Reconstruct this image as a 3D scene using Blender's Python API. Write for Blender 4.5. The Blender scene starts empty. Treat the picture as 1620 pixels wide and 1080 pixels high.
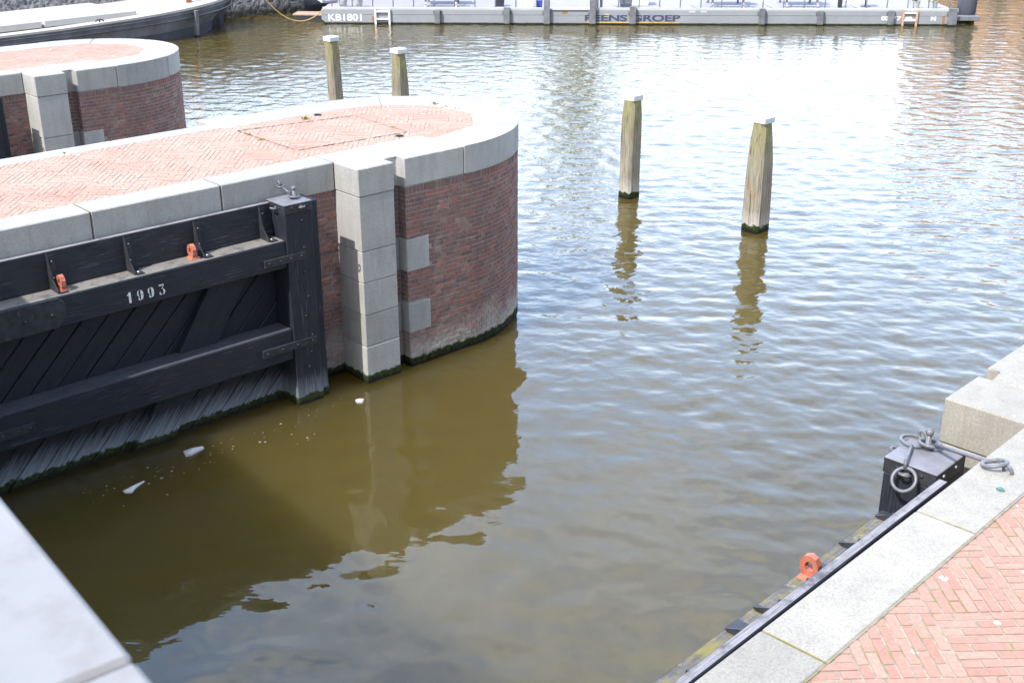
import bpy, bmesh, math, random
import numpy as np
from mathutils import Vector, Matrix
S = bpy.context.scene
COL = S.collection
R = math.radians
random.seed(7)

# ------------------------------------------------------------------ camera
cd = bpy.data.cameras.new('camera'); cam = bpy.data.objects.new('camera', cd); COL.objects.link(cam)
cd.sensor_width = 36.0; cd.lens = 36.0*1900/1620
cam.location = (0, 0, 6.8); cam.rotation_euler = (R(90-22.834), 0, 0)
cd.clip_start = 0.05; cd.clip_end = 2000
cd.dof.use_dof = True; cd.dof.focus_distance = 15.0; cd.dof.aperture_fstop = 9.0
S.camera = cam

# ------------------------------------------------------------------ sun and sky
SUN_AZ, SUN_EL = -137.0, 50.0          # azimuth clockwise from +Y
sd = bpy.data.lights.new('sun', 'SUN'); so = bpy.data.objects.new('sun', sd); COL.objects.link(so)
sd.energy = 4.0; sd.angle = R(0.55); sd.color = (1.0, 0.95, 0.88)
dv = Vector((math.sin(R(SUN_AZ))*math.cos(R(SUN_EL)), math.cos(R(SUN_AZ))*math.cos(R(SUN_EL)), math.sin(R(SUN_EL))))
so.rotation_euler = dv.to_track_quat('Z', 'Y').to_euler(); so.location = (-8, -12, 30)

CLOUD, SKYGAIN, CLOUD_OFF = 17.0, 5.2, (0.3, 0.1, 0.0)
W = bpy.data.worlds.new('World'); S.world = W; W.use_nodes = True
nt = W.node_tree; nt.nodes.clear()
def wn(t, **k):
    n = nt.nodes.new(t)
    for a, b in k.items(): setattr(n, a, b)
    return n
sky = wn('ShaderNodeTexSky', sky_type='NISHITA', sun_disc=False)
sky.sun_elevation = R(SUN_EL); sky.sun_rotation = R(SUN_AZ); sky.air_density = 1.0; sky.dust_density = 1.6
def wmath(op, a, b=None):
    n = wn('ShaderNodeMath', operation=op)
    for k, q in enumerate((a, b)):
        if q is None: continue
        if isinstance(q, (int, float)): n.inputs[k].default_value = q
        else: nt.links.new(q, n.inputs[k])
    return n.outputs[0]
def wrange(v, a, b, c, d):
    n = wn('ShaderNodeMapRange'); nt.links.new(v, n.inputs['Value'])
    for k, q in zip(('From Min', 'From Max', 'To Min', 'To Max'), (a, b, c, d)): n.inputs[k].default_value = q
    return n.outputs[0]
tc = wn('ShaderNodeTexCoord')
L = nt.links.new
sx = wn('ShaderNodeSeparateXYZ'); L(tc.outputs['Generated'], sx.inputs[0])
mp = wn('ShaderNodeMapping'); mp.inputs['Scale'].default_value = (1.0, 1.0, 2.2); mp.inputs['Location'].default_value = CLOUD_OFF
L(tc.outputs['Generated'], mp.inputs['Vector'])
nz = wn('ShaderNodeTexNoise'); nz.inputs['Scale'].default_value = 3.6; nz.inputs['Detail'].default_value = 7; nz.inputs['Roughness'].default_value = 0.62
L(mp.outputs[0], nz.inputs['Vector'])
rp = wn('ShaderNodeValToRGB')
rp.color_ramp.elements[0].position = 0.43; rp.color_ramp.elements[0].color = (0, 0, 0, 1)
rp.color_ramp.elements[1].position = 0.78; rp.color_ramp.elements[1].color = (1, 1, 1, 1)
L(nz.outputs[0], rp.inputs[0])
front = wrange(sx.outputs['Y'], 0.0, 0.6, 0.30, 1.0)          # cloud light raised ahead only, to brighten water reflections and spare shaded faces
haze_band = wrange(sx.outputs['Z'], 0.12, 0.38, 0.75, 0.0)
cover = wmath('MULTIPLY', wmath('MAXIMUM', rp.outputs[0], haze_band), front)
mixc = wn('ShaderNodeMixRGB'); mixc.inputs['Color2'].default_value = (CLOUD, CLOUD*1.01, CLOUD*1.03, 1)
blue = wn('ShaderNodeMixRGB', blend_type='MULTIPLY'); blue.inputs[0].default_value = 1.0
fs = wrange(sx.outputs['Y'], 0.0, 0.6, 1.0, SKYGAIN); L(sky.outputs[0], blue.inputs[1]); L(fs, blue.inputs[2])
bg = wn('ShaderNodeBackground'); bg.inputs['Strength'].default_value = 0.15
out = wn('ShaderNodeOutputWorld')
L(cover, mixc.inputs['Fac']); L(blue.outputs[0], mixc.inputs['Color1']); L(mixc.outputs[0], bg.inputs[0]); L(bg.outputs[0], out.inputs[0])
S.view_settings.view_transform = 'Standard'; S.view_settings.look = 'None'
S.view_settings.exposure = 0.68; S.view_settings.gamma = 1.0
S.render.engine = 'CYCLES'
S.cycles.max_bounces = 6

# ------------------------------------------------------------------ frames
HP = 2.95                                   # height of the quay tops above the water
def frame(az): return Vector((math.sin(R(az)), math.cos(R(az)), 0)), Vector((math.cos(R(az)), -math.sin(R(az)), 0))
A1, N1 = frame(47.5); O1 = Vector((-1.917, 14.701, 0))
A2, N2 = frame(44.5); O2 = Vector((3.222, 8.077, 0))

# ------------------------------------------------------------------ object helpers
def tag(o, label=None, cat=None, group=None, kind=None):
    if label: o['label'] = label
    if cat: o['category'] = cat
    if group: o['group'] = group
    if kind: o['kind'] = kind
    return o
def thing(name, label, cat, loc=(0, 0, 0), rz=0.0, group=None):
    o = bpy.data.objects.new(name, None); COL.objects.link(o)
    o.location = loc; o.rotation_euler = (0, 0, rz); o.empty_display_size = 0.2
    return tag(o, label, cat, group)
def link_copy(o, parent):
    c = o.copy(); COL.objects.link(c); c.parent = parent
    for ch in list(o.children): link_copy(ch, c)
    return c
class MB:
    """collects shapes, links them as one mesh"""
    def __init__(s): s.bm = bmesh.new(); s.mi = 0
    def face(s, pts):
        f = s.bm.faces.new([s.bm.verts.new(p) for p in pts]); f.material_index = s.mi; return f
    def _bev(s, faces, bev, seg=1):
        if bev <= 0: return
        es = list({e for f in faces for e in f.edges})
        bmesh.ops.bevel(s.bm, geom=es, offset=bev, segments=seg, affect='EDGES', profile=0.6, clamp_overlap=True, material=-1)
    def prism(s, poly, z0, z1, bev=0.0, top=None):
        vb = [s.bm.verts.new((p[0], p[1], z0)) for p in poly]
        tp = top or poly
        vt = [s.bm.verts.new((p[0], p[1], z1)) for p in tp]
        n = len(poly); fs = []
        fs.append(s.bm.faces.new(vb[::-1])); fs.append(s.bm.faces.new(vt))
        for i in range(n):
            j = (i+1) % n
            fs.append(s.bm.faces.new((vb[i], vb[j], vt[j], vt[i])))
        for f in fs: f.material_index = s.mi
        s._bev(fs, bev); return s
    def box(s, a, b, bev=0.0):
        x0, x1 = sorted((a[0], b[0])); y0, y1 = sorted((a[1], b[1])); z0, z1 = sorted((a[2], b[2]))
        return s.prism([(x0, y0), (x1, y0), (x1, y1), (x0, y1)], z0, z1, bev)
    def hexa(s, lo, hi, bev=0.0):
        vb = [s.bm.verts.new(p) for p in lo]; vt = [s.bm.verts.new(p) for p in hi]; n = len(lo)
        fs = [s.bm.faces.new(vb[::-1]), s.bm.faces.new(vt)]
        for i in range(n):
            j = (i+1) % n; fs.append(s.bm.faces.new((vb[i], vb[j], vt[j], vt[i])))
        for f in fs: f.material_index = s.mi
        s._bev(fs, bev); return s
    def tube(s, pts, r, seg=8, closed=False, cap=True):
        pts = [Vector(p) for p in pts]; n = len(pts); rings = []
        rr = r if isinstance(r, (list, tuple)) else [r]*n
        up = None
        for i, p in enumerate(pts):
            a = pts[(i-1) % n] if (closed or i > 0) else p
            b = pts[(i+1) % n] if (closed or i < n-1) else p
            t = (b-a).normalized()
            if up is None:
                up = Vector((0, 0, 1)) if abs(t.z) < 0.9 else Vector((1, 0, 0))
            sd_ = t.cross(up).normalized(); up = sd_.cross(t).normalized()
            rings.append([s.bm.verts.new(p + (sd_*math.cos(2*math.pi*k/seg) + up*math.sin(2*math.pi*k/seg))*rr[i]) for k in range(seg)])
        m = n if closed else n-1
        for i in range(m):
            A, B = rings[i], rings[(i+1) % n]
            for k in range(seg):
                f = s.bm.faces.new((A[k], A[(k+1) % seg], B[(k+1) % seg], B[k])); f.smooth = True; f.material_index = s.mi
        if cap and not closed:
            for q in (rings[0][::-1], rings[-1]):
                f = s.bm.faces.new(q); f.material_index = s.mi
        return s
    def ring(s, c, nrm, rad, r, seg=20, tseg=8):
        c = Vector(c); nrm = Vector(nrm).normalized()
        a = nrm.orthogonal().normalized(); b = nrm.cross(a)
        return s.tube([c + (a*math.cos(2*math.pi*k/seg) + b*math.sin(2*math.pi*k/seg))*rad for k in range(seg)], r, tseg, closed=True)
    def cyl(s, c, r, z0, z1, seg=16, r2=None):
        r2 = r if r2 is None else r2
        p = [(c[0]+r*math.cos(2*math.pi*k/seg), c[1]+r*math.sin(2*math.pi*k/seg)) for k in range(seg)]
        q = [(c[0]+r2*math.cos(2*math.pi*k/seg), c[1]+r2*math.sin(2*math.pi*k/seg)) for k in range(seg)]
        return s.prism(p, z0, z1, 0, q)
    def bolt(s, c, nrm, r=0.014, h=0.010):
        c = Vector(c); nrm = Vector(nrm)
        return s.tube([c, c+nrm*h*0.6, c+nrm*h], [r, r, r*0.5], 8)
    def sphere(s, c, r, sub=2):
        m = Matrix.Translation(c)
        res = bmesh.ops.create_icosphere(s.bm, subdivisions=sub, radius=r, matrix=m)
        for v in res['verts']:
            for f in v.link_faces: f.smooth = True; f.material_index = s.mi
        return s
    def flip_y(s, sg):
        if sg < 0:
            for v in s.bm.verts: v.co.y = -v.co.y
        return s
    def build(s, name, mats, parent=None, loc=(0, 0, 0), sg=1, recalc=True):
        s.flip_y(sg)
        if recalc: bmesh.ops.recalc_face_normals(s.bm, faces=s.bm.faces)
        me = bpy.data.meshes.new(name); s.bm.to_mesh(me); s.bm.free()
        for m in (mats if isinstance(mats, (list, tuple)) else [mats]): me.materials.append(m)
        o = bpy.data.objects.new(name, me); COL.objects.link(o); o.location = loc
        if parent: o.parent = parent
        return o

# ------------------------------------------------------------------ materials
class NB:
    """small node builder"""
    def __init__(s, name):
        s.m = bpy.data.materials.new(name); s.m.use_nodes = True; s.t = s.m.node_tree
        s.b = s.t.nodes['Principled BSDF']
        s.tc = s.n('ShaderNodeTexCoord'); s.ge = s.n('ShaderNodeNewGeometry')
        s.pos = s.ge.outputs['Position']; s.obj = s.tc.outputs['Object']
    def n(s, t, **k):
        x = s.t.nodes.new(t)
        for a, b in k.items(): setattr(x, a, b)
        return x
    def l(s, a, b): s.t.links.new(a, b)
    def noise(s, vec, scale, detail=4, rough=0.55, stretch=None, off=None):
        if stretch or off:
            mp = s.n('ShaderNodeMapping')
            if stretch: mp.inputs['Scale'].default_value = stretch
            if off: mp.inputs['Location'].default_value = off
            s.l(vec, mp.inputs['Vector']); vec = mp.outputs[0]
        x = s.n('ShaderNodeTexNoise'); x.inputs['Scale'].default_value = scale; x.inputs['Detail'].default_value = detail
        x.inputs['Roughness'].default_value = rough; s.l(vec, x.inputs['Vector']); return x.outputs[0]
    def voro(s, vec, scale, feature='F1'):
        x = s.n('ShaderNodeTexVoronoi', feature=feature); x.inputs['Scale'].default_value = scale; s.l(vec, x.inputs['Vector']); return x.outputs['Distance']
    def ramp(s, v, stops):
        x = s.n('ShaderNodeValToRGB'); e = x.color_ramp.elements
        while len(e) < len(stops): e.new(0.5)
        for i, (p, c) in enumerate(stops):
            e[i].position = p; e[i].color = (c if isinstance(c, (tuple, list)) else (c, c, c)) + ((1,) if not isinstance(c, (tuple, list)) or len(c) == 3 else ())
        s.l(v, x.inputs[0]); return x.outputs[0]
    def rng(s, v, a, b, c=0.0, d=1.0):
        x = s.n('ShaderNodeMapRange'); s.l(v, x.inputs['Value'])
        for k, q in zip(('From Min', 'From Max', 'To Min', 'To Max'), (a, b, c, d)): x.inputs[k].default_value = q
        return x.outputs[0]
    def math(s, op, a, b=None):
        x = s.n('ShaderNodeMath', operation=op)
        for i, q in enumerate((a, b)):
            if q is None: continue
            if isinstance(q, (int, float)): x.inputs[i].default_value = q
            else: s.l(q, x.inputs[i])
        return x.outputs[0]
    def mix(s, f, a, b, mode='MIX'):
        x = s.n('ShaderNodeMixRGB', blend_type=mode)
        for i, q in ((0, f), (1, a), (2, b)):
            if isinstance(q, (int, float)): x.inputs[i].default_value = q
            elif isinstance(q, (tuple, list)): x.inputs[i].default_value = tuple(q)[:3] + (1,)
            else: s.l(q, x.inputs[i])
        return x.outputs[0]
    def z(s):
        x = s.n('ShaderNodeSeparateXYZ'); s.l(s.pos, x.inputs[0]); return x.outputs['Z']
    def nzup(s):
        x = s.n('ShaderNodeSeparateXYZ'); s.l(s.ge.outputs['Normal'], x.inputs[0]); return x.outputs['Z']
    def bump(s, h, strength=0.4, dist=0.01):
        x = s.n('ShaderNodeBump'); x.inputs['Strength'].default_value = strength; x.inputs['Distance'].default_value = dist
        s.l(h, x.inputs['Height']); s.l(x.outputs[0], s.b.inputs['Normal'])
    def done(s, col=None, rough=None, metal=None, spec=None):
        for k, q in (('Base Color', col), ('Roughness', rough), ('Metallic', metal), ('Specular IOR Level', spec)):
            if q is None: continue
            if isinstance(q, (int, float)): s.b.inputs[k].default_value = q
            elif isinstance(q, (tuple, list)): s.b.inputs[k].default_value = tuple(q)[:3] + (1,)
            else: s.l(q, s.b.inputs[k])
        return s.m
def algae(N, col, zt=0.12, amp=0.10, wet=0.0):
    """dark weed and slime where the water keeps the surface wet"""
    nn = N.noise(N.pos, 9, 5, 0.6)
    zz = N.math('ADD', N.z(), N.math('MULTIPLY', N.math('SUBTRACT', nn, 0.5), -amp))
    g = N.ramp(N.noise(N.pos, 28, 4), [(0.35, (0.006, 0.009, 0.004)), (0.62, (0.035, 0.055, 0.010))])
    f = N.rng(zz, zt+0.015, zt-0.01)
    low = N.rng(zz, zt*0.55, zt*0.25)
    g = N.mix(low, g, (0.008, 0.009, 0.006))
    return N.mix(f, col, g)
def droppings(N, c):
    x = N.n('ShaderNodeTexVoronoi', feature='F1', voronoi_dimensions='2D'); x.inputs['Scale'].default_value = 2.1; N.l(N.pos, x.inputs['Vector'])
    v = N.math('ADD', x.outputs['Distance'], N.math('MULTIPLY', N.math('SUBTRACT', N.noise(N.pos, 26, 3), 0.5), 0.09))
    x2 = N.n('ShaderNodeSeparateXYZ'); N.l(x.outputs['Color'], x2.inputs[0])
    v = N.math('ADD', v, N.rng(x2.outputs['X'], 0.0, 1.0, -0.02, 0.045))
    sp = N.math('MULTIPLY', N.ramp(v, [(0.030, 1.0), (0.042, 0.0)]), N.rng(N.nzup(), 0.5, 0.6))
    return N.mix(sp, c, (0.74, 0.73, 0.70))
def mat_granite(name='granite', base=(0.385, 0.388, 0.385), dirt=0.35):
    N = NB(name)
    sp = N.ramp(N.noise(N.pos, 75, 6, 0.85), [(0.34, 0.66), (0.5, 1.0), (0.66, 1.25)])
    big = N.ramp(N.noise(N.pos, 2.2, 5, 0.6), [(0.3, (0.84, 0.84, 0.83)), (0.7, (1.06, 1.05, 1.02))])
    c = N.mix(1.0, base, sp, 'MULTIPLY'); c = N.mix(0.8, c, big, 'MULTIPLY')
    st = N.ramp(N.noise(N.pos, 3.0, 6, 0.65, (3, 3, 0.5)), [(0.48, 0.0), (0.72, dirt)])
    c = N.mix(st, c, (0.20, 0.19, 0.16))
    pw = N.n('ShaderNodeObjectInfo'); rv = N.rng(pw.outputs['Random'], 0, 1, 0.86, 1.08)
    c = N.mix(1.0, c, rv, 'MULTIPLY')
    c = droppings(N, c)
    c = algae(N, c, 0.12, 0.15)
    N.bump(N.noise(N.pos, 150, 4, 0.7), 0.35, 0.004)
    return N.done(c, 0.82, spec=0.3)
def mat_brick(name, cols, stain=True, weath=0.0):
    N = NB(name)
    c = N.ramp(N.ge.outputs['Random Per Island'], [(i/(len(cols)-1), q) for i, q in enumerate(cols)])
    c = N.mix(0.55, c, N.ramp(N.noise(N.pos, 38, 5, 0.65), [(0.3, 0.55), (0.7, 1.4)]), 'MULTIPLY')
    if stain:
        c = N.mix(0.16, c, (0.34, 0.27, 0.25))
        e = N.noise(N.pos, 2.6, 6, 0.68)
        zz = N.z()
        lo = N.rng(N.math('ADD', zz, N.math('MULTIPLY', N.math('SUBTRACT', e, 0.5), -1.5)), 0.62, 0.18)
        lo = N.math('MULTIPLY', lo, N.rng(N.noise(N.pos, 14, 5, 0.7), 0.3, 0.55, 0.35, 0.95))
        c = N.mix(lo, c, (0.42, 0.39, 0.35))
        blot = N.math('MULTIPLY', N.ramp(N.noise(N.pos, 4.5, 7, 0.72), [(0.52, 0.0), (0.76, 0.6)]), 1.0)
        c = N.mix(blot, c, (0.36, 0.33, 0.32))
        c = algae(N, c, 0.13, 0.16)
    if weath:
        dust = N.ramp(N.noise(N.pos, 1.6, 6, 0.6), [(0.3, weath*0.55), (0.7, weath*1.3)])
        c = N.mix(dust, c, (0.43, 0.345, 0.285))
        c = droppings(N, c)
    N.bump(N.noise(N.pos, 60, 5, 0.7), 0.5, 0.006)
    return N.done(c, 0.88, spec=0.25)
def mat_mortar(name, base, moss=0.0, stain=True):
    N = NB(name)
    c = N.mix(0.6, base, N.ramp(N.noise(N.pos, 22, 5), [(0.3, 0.5), (0.7, 1.3)]), 'MULTIPLY')
    if moss:
        c = N.mix(N.ramp(N.noise(N.pos, 3.1, 5, 0.65), [(0.5, 0.0), (0.62, moss)]), c, (0.17, 0.16, 0.035))
    if stain: c = algae(N, c, 0.11, 0.08)
    return N.done(c, 0.95, spec=0.1)
def mat_tar(name, axis='x', waterline=True):
    """black tarred oak: grain along one axis, pale scuffs, bleached and weedy at the water"""
    N = NB(name)
    st = {'x': (0.7, 14, 14), 'z': (14, 14, 0.7), 'd': None}[axis]
    vec = N.obj
    if axis == 'd':
        mp = N.n('ShaderNodeMapping'); mp.inputs['Rotation'].default_value = (0, R(50), 0); N.l(vec, mp.inputs['Vector']); vec = mp.outputs[0]; st = (0.7, 14, 14)
    g = N.noise(vec, 5.0, 6, 0.65, st)
    c = N.ramp(g, [(0.25, (0.007, 0.008, 0.013)), (0.6, (0.019, 0.022, 0.034)), (0.8, (0.036, 0.041, 0.057))])
    c = N.mix(N.ramp(N.noise(N.pos, 3.0, 5), [(0.45, 0.0), (0.8, 0.7)]), c, (0.020, 0.023, 0.034))
    sc = N.math('MULTIPLY', N.ramp(N.noise(vec, 7.0, 8, 0.75, tuple(q*0.55 for q in st), (3, 1, 2)), [(0.56, 0.0), (0.70, 0.55)]),
                N.ramp(N.noise(N.pos, 2.4, 4), [(0.40, 0.0), (0.58, 1.0)]))
    if axis == 'd': sc = N.math('MULTIPLY', sc, 0.25)
    c = N.mix(sc, c, (0.20, 0.21, 0.24))
    crk = N.ramp(N.noise(vec, 3.2, 3, 0.5, tuple(q*1.3 for q in st), (7, 4, 1)), [(0.325, 1.0), (0.345, 0.0)])
    c = N.mix(crk, c, (0.004, 0.004, 0.005))
    if waterline:
        zz = N.math('ADD', N.z(), N.math('MULTIPLY', N.math('SUBTRACT', N.noise(vec, 4.0, 5, 0.6, st), 0.5), 0.55))
        f = N.math('MULTIPLY', N.rng(zz, 0.40, 0.05 if axis == 'd' else 0.08), 0.95 if axis == 'd' else 0.62)
        c = N.mix(f, c, (0.28, 0.32, 0.37))
        c = algae(N, c, 0.11, 0.16)
    N.bump(g, 0.35, 0.006)
    return N.done(c, N.rng(g, 0.2, 0.8, 0.42, 0.72), spec=0.42)
def mat_shelf(name, lichen=0.0, base=(0.20, 0.19, 0.175)):
    """top of a beam: paint worn off, silvered wood"""
    N = NB(name)
    g = N.noise(N.obj, 6.0, 6, 0.68, (0.6, 12, 12))
    c = N.mix(1.0, base, N.ramp(g, [(0.25, 0.45), (0.7, 1.35)]), 'MULTIPLY')
    c = N.mix(N.ramp(N.noise(N.pos, 5, 6, 0.7), [(0.52, 0.0), (0.68, 0.8)]), c, (0.06, 0.06, 0.07))
    if lichen:
        c = N.mix(N.ramp(N.noise(N.pos, 4.2, 7, 0.7, None, (5, 3, 1)), [(0.46, 0.0), (0.60, lichen)]), c, (0.23, 0.20, 0.045))
        c = N.mix(N.ramp(N.noise(N.pos, 9, 7, 0.7, None, (1, 3, 1)), [(0.56, 0.0), (0.66, lichen)]), c, (0.30, 0.29, 0.24))
    N.bump(g, 0.5, 0.006)
    return N.done(c, 0.85, spec=0.2)
def mat_pole(name):
    N = NB(name)
    g = N.noise(N.obj, 5.0, 7, 0.68, (9, 9, 0.55))
    c = N.ramp(g, [(0.25, (0.085, 0.074, 0.058)), (0.5, (0.25, 0.228, 0.180)), (0.78, (0.43, 0.405, 0.345))])
    zz = N.z()
    li = N.math('MULTIPLY', N.rng(N.math('ADD', zz, N.math('MULTIPLY', N.noise(N.pos, 5, 5), 1.2)), 1.7, 2.5), N.ramp(N.noise(N.pos, 11, 6, 0.7), [(0.36, 0.0), (0.56, 0.75)]))
    c = N.mix(li, c, (0.22, 0.215, 0.06))
    ru = N.ramp(N.noise(N.pos, 4, 6, 0.7, (1, 1, 0.7), (3, 8, 2)), [(0.57, 0.0), (0.70, 0.5)])
    c = N.mix(ru, c, (0.33, 0.16, 0.055))
    sal = N.math('MULTIPLY', N.rng(N.math('ADD', zz, N.math('MULTIPLY', N.noise(N.pos, 12, 5), 0.35)), 0.62, 0.28), 0.7)
    c = N.mix(sal, c, (0.46, 0.44, 0.42))
    crk = N.ramp(N.noise(N.obj, 3.0, 3, 0.5, (14, 14, 0.35), (2, 4, 1)), [(0.33, 1.0), (0.36, 0.0)])
    c = N.mix(crk, c, (0.045, 0.035, 0.025))
    c = algae(N, c, 0.13, 0.22)
    N.bump(g, 0.6, 0.01)
    return N.done(c, 0.85, spec=0.2)
def mat_plain(name, col, rough=0.6, metal=0.0, var=0.25, scale=6, stain=None, spec=0.4, wl=None):
    N = NB(name)
    c = N.mix(1.0, col, N.ramp(N.noise(N.pos, scale, 5, 0.6), [(0.3, 1-var), (0.7, 1+var)]), 'MULTIPLY')
    if stain:
        c = N.mix(N.ramp(N.noise(N.pos, scale*1.7, 6, 0.7, (1, 1, 0.35), (4, 2, 8)), [(stain[1], 0.0), (stain[1]+0.12, 0.85)]), c, stain[0])
    if wl: c = algae(N, c, wl, 0.05)
    N.bump(N.noise(N.pos, 60, 4), 0.15, 0.004)
    return N.done(c, rough, metal, spec)
M = {}
M['granite'] = mat_granite()
M['granite_quay'] = mat_granite('quay_granite', (0.325, 0.31, 0.275), 0.45)  # slightly darker, warmer granite for the right quay stones
M['brick'] = mat_brick('wall_brick', [(0.130, 0.078, 0.070), (0.20, 0.098, 0.082), (0.165, 0.106, 0.095), (0.26, 0.105, 0.082), (0.18, 0.092, 0.080), (0.33, 0.118, 0.086), (0.145, 0.094, 0.086), (0.22, 0.108, 0.090), (0.26, 0.17, 0.14)])
M['mortar'] = mat_mortar('wall_mortar', (0.37, 0.34, 0.325))
PAV = [(0.33, 0.150, 0.108), (0.38, 0.195, 0.145), (0.31, 0.13, 0.092), (0.40, 0.215, 0.16), (0.35, 0.165, 0.122)]
M['paver'] = mat_brick('paving_brick', PAV, False, 0.56)
M['paver_red'] = mat_brick('quay_paving_brick', PAV, False, 0.30)
M['sand_quay'] = mat_mortar('quay_paving_joint', (0.32, 0.29, 0.235), 0.7, False)
M['sand'] = mat_mortar('paving_joint', (0.385, 0.315, 0.255), 0.7, False)
M['tar_x'] = mat_tar('tarred_oak_level', 'x'); M['tar_z'] = mat_tar('tarred_oak_upright', 'z'); M['tar_d'] = mat_tar('tarred_oak_slanting', 'd')
M['shelf'] = mat_shelf('worn_oak_top'); M['shelf_lichen'] = mat_shelf('lichen_oak_top', 0.75, (0.13, 0.125, 0.12))
M['iron'] = mat_plain('black_iron', (0.030, 0.032, 0.040), 0.5, 0.0, 0.35, 12, ((0.12, 0.10, 0.09), 0.60))
M['iron_grey'] = mat_plain('worn_iron', (0.15, 0.155, 0.175), 0.42, 0.1, 0.3, 20, ((0.13, 0.085, 0.06), 0.62))
M['cap_iron_lit'] = mat_plain('lit_cap_iron', (0.19, 0.19, 0.21), 0.55, 0.0, 0.25, 5, ((0.16, 0.13, 0.12), 0.62))  # paler copy of the iron: sky-lit tone painted on the cap tops
M['zinc'] = mat_plain('zinc_bolt', (0.55, 0.55, 0.55), 0.4, 0.6, 0.2, 30)
M['orange'] = mat_plain('orange_paint', (0.42, 0.135, 0.085), 0.5, 0.0, 0.2, 22, ((0.75, 0.55, 0.45), 0.60))
M['pole'] = mat_pole('bollard_wood')
M['white'] = mat_plain('white_paint', (0.80, 0.80, 0.79), 0.5, 0.0, 0.06, 8)
M['stencil'] = mat_plain('stencil_paint', (0.66, 0.68, 0.70), 0.7, 0.0, 0.25, 40)
M['moss'] = mat_mortar('mossy_joint', (0.25, 0.235, 0.18), 0.85, False)
M['joint_dark'] = mat_mortar('dirty_joint', (0.11, 0.10, 0.07), 0.7, False)
M['dark'] = mat_plain('dark_gap', (0.012, 0.012, 0.012), 0.9, 0.0, 0.2, 9, spec=0.1)

# ------------------------------------------------------------------ water (the setting)
def water():
    N = NB('canal_water')
    m1 = N.noise(N.pos, 3.6, 2, 0.5, (1, 1.9, 1)); m2 = N.noise(N.pos, 8.0, 1, 0.5, (1, 1.7, 1))
    ysep = N.n('ShaderNodeSeparateXYZ'); N.l(N.pos, ysep.inputs[0])
    amp = N.rng(ysep.outputs['Y'], 11.0, 22.0, 0.09, 1.0)        # the open canal is choppier than the lock mouth
    N.bump(N.math('MULTIPLY', N.math('ADD', m1, N.math('MULTIPLY', m2, 0.5)), amp), 0.30, 0.034)
    N.done((0.080, 0.061, 0.0155), 0.015)
    N.b.inputs['IOR'].default_value = 1.45
    N.b.inputs['Subsurface Weight'].default_value = 1.0; N.b.inputs['Subsurface Radius'].default_value = (1.0, 0.85, 0.4); N.b.inputs['Subsurface Scale'].default_value = 10.0
    rng = np.random.RandomState(3)
    nth, nr = 1000, 1250
    th = np.linspace(R(-66), R(66), nth); r = np.geomspace(3.2, 130, nr)
    T, Q = np.meshgrid(th, r); X = Q*np.sin(T); Y = Q*np.cos(T); Z = np.zeros_like(X)
    # calmer between the pier and the right quay, livelier in the open
    px = X-O1.x; py = Y-O1.y
    u = px*A1.x+py*A1.y
    calm = 1/(1+np.exp(-(u-1.6)/0.9))
    far = np.clip((Q-14)/25, 0, 1)
    for k in range(120):
        lam = 0.15*(8.0**rng.rand())
        d = R(rng.normal(15, 48)); kx, ky = math.sin(d)*2*math.pi/lam, math.cos(d)*2*math.pi/lam
        a = 0.0135*lam/(2*math.pi)*(0.6 if lam > 0.7 else 1.0)
        grp = 0.6+0.4*np.sin(X*rng.normal(0, 0.9)+Y*rng.normal(0, 0.9)+rng.rand()*6.28)
        fade = np.clip(lam/(Q*0.010), 0, 1)**2
        if lam < 0.42: grp = grp*(0.38+0.62*calm)
        Z += a*np.sin(kx*X+ky*Y+rng.rand()*6.28)*grp*fade
    Z *= (0.52+0.34*calm+0.28*far)
    co = np.stack([X, Y, Z], -1).reshape(-1, 3)
    i = np.arange(nr-1)[:, None]*nth+np.arange(nth-1)[None, :]
    q = np.stack([i, i+1, i+nth+1, i+nth], -1).reshape(-1, 4)
    # the flat rest of the canal, out to the horizon and behind the viewer
    n0 = len(co)
    rim = [(130*math.sin(t), 130*math.cos(t), 0) for t in np.linspace(R(-66), R(66), 12)]
    ext = np.array([(-900, -900, 0), (900, -900, 0), (900, 900, 0), (-900, 900, 0)], float)
    me = bpy.data.meshes.new('water')
    me.vertices.add(len(co)); me.vertices.foreach_set('co', co.ravel())
    me.loops.add(q.size); me.loops.foreach_set('vertex_index', q.ravel().astype(np.int32))
    me.polygons.add(len(q)); me.polygons.foreach_set('loop_start', (np.arange(len(q))*4).astype(np.int32))
    me.polygons.foreach_set('use_smooth', np.ones(len(q), bool))
    me.update(calc_edges=True); me.materials.append(N.m)
    o = bpy.data.objects.new('water', me); COL.objects.link(o); tag(o, kind='structure')
    b = MB(); b.face([tuple(p) for p in ext]); w = b.build('canal_bed', mat_plain('canal_bottom_water', (0.06, 0.05, 0.02), 0.05), loc=(0, 0, -0.35)); tag(w, kind='structure')
water()

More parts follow.
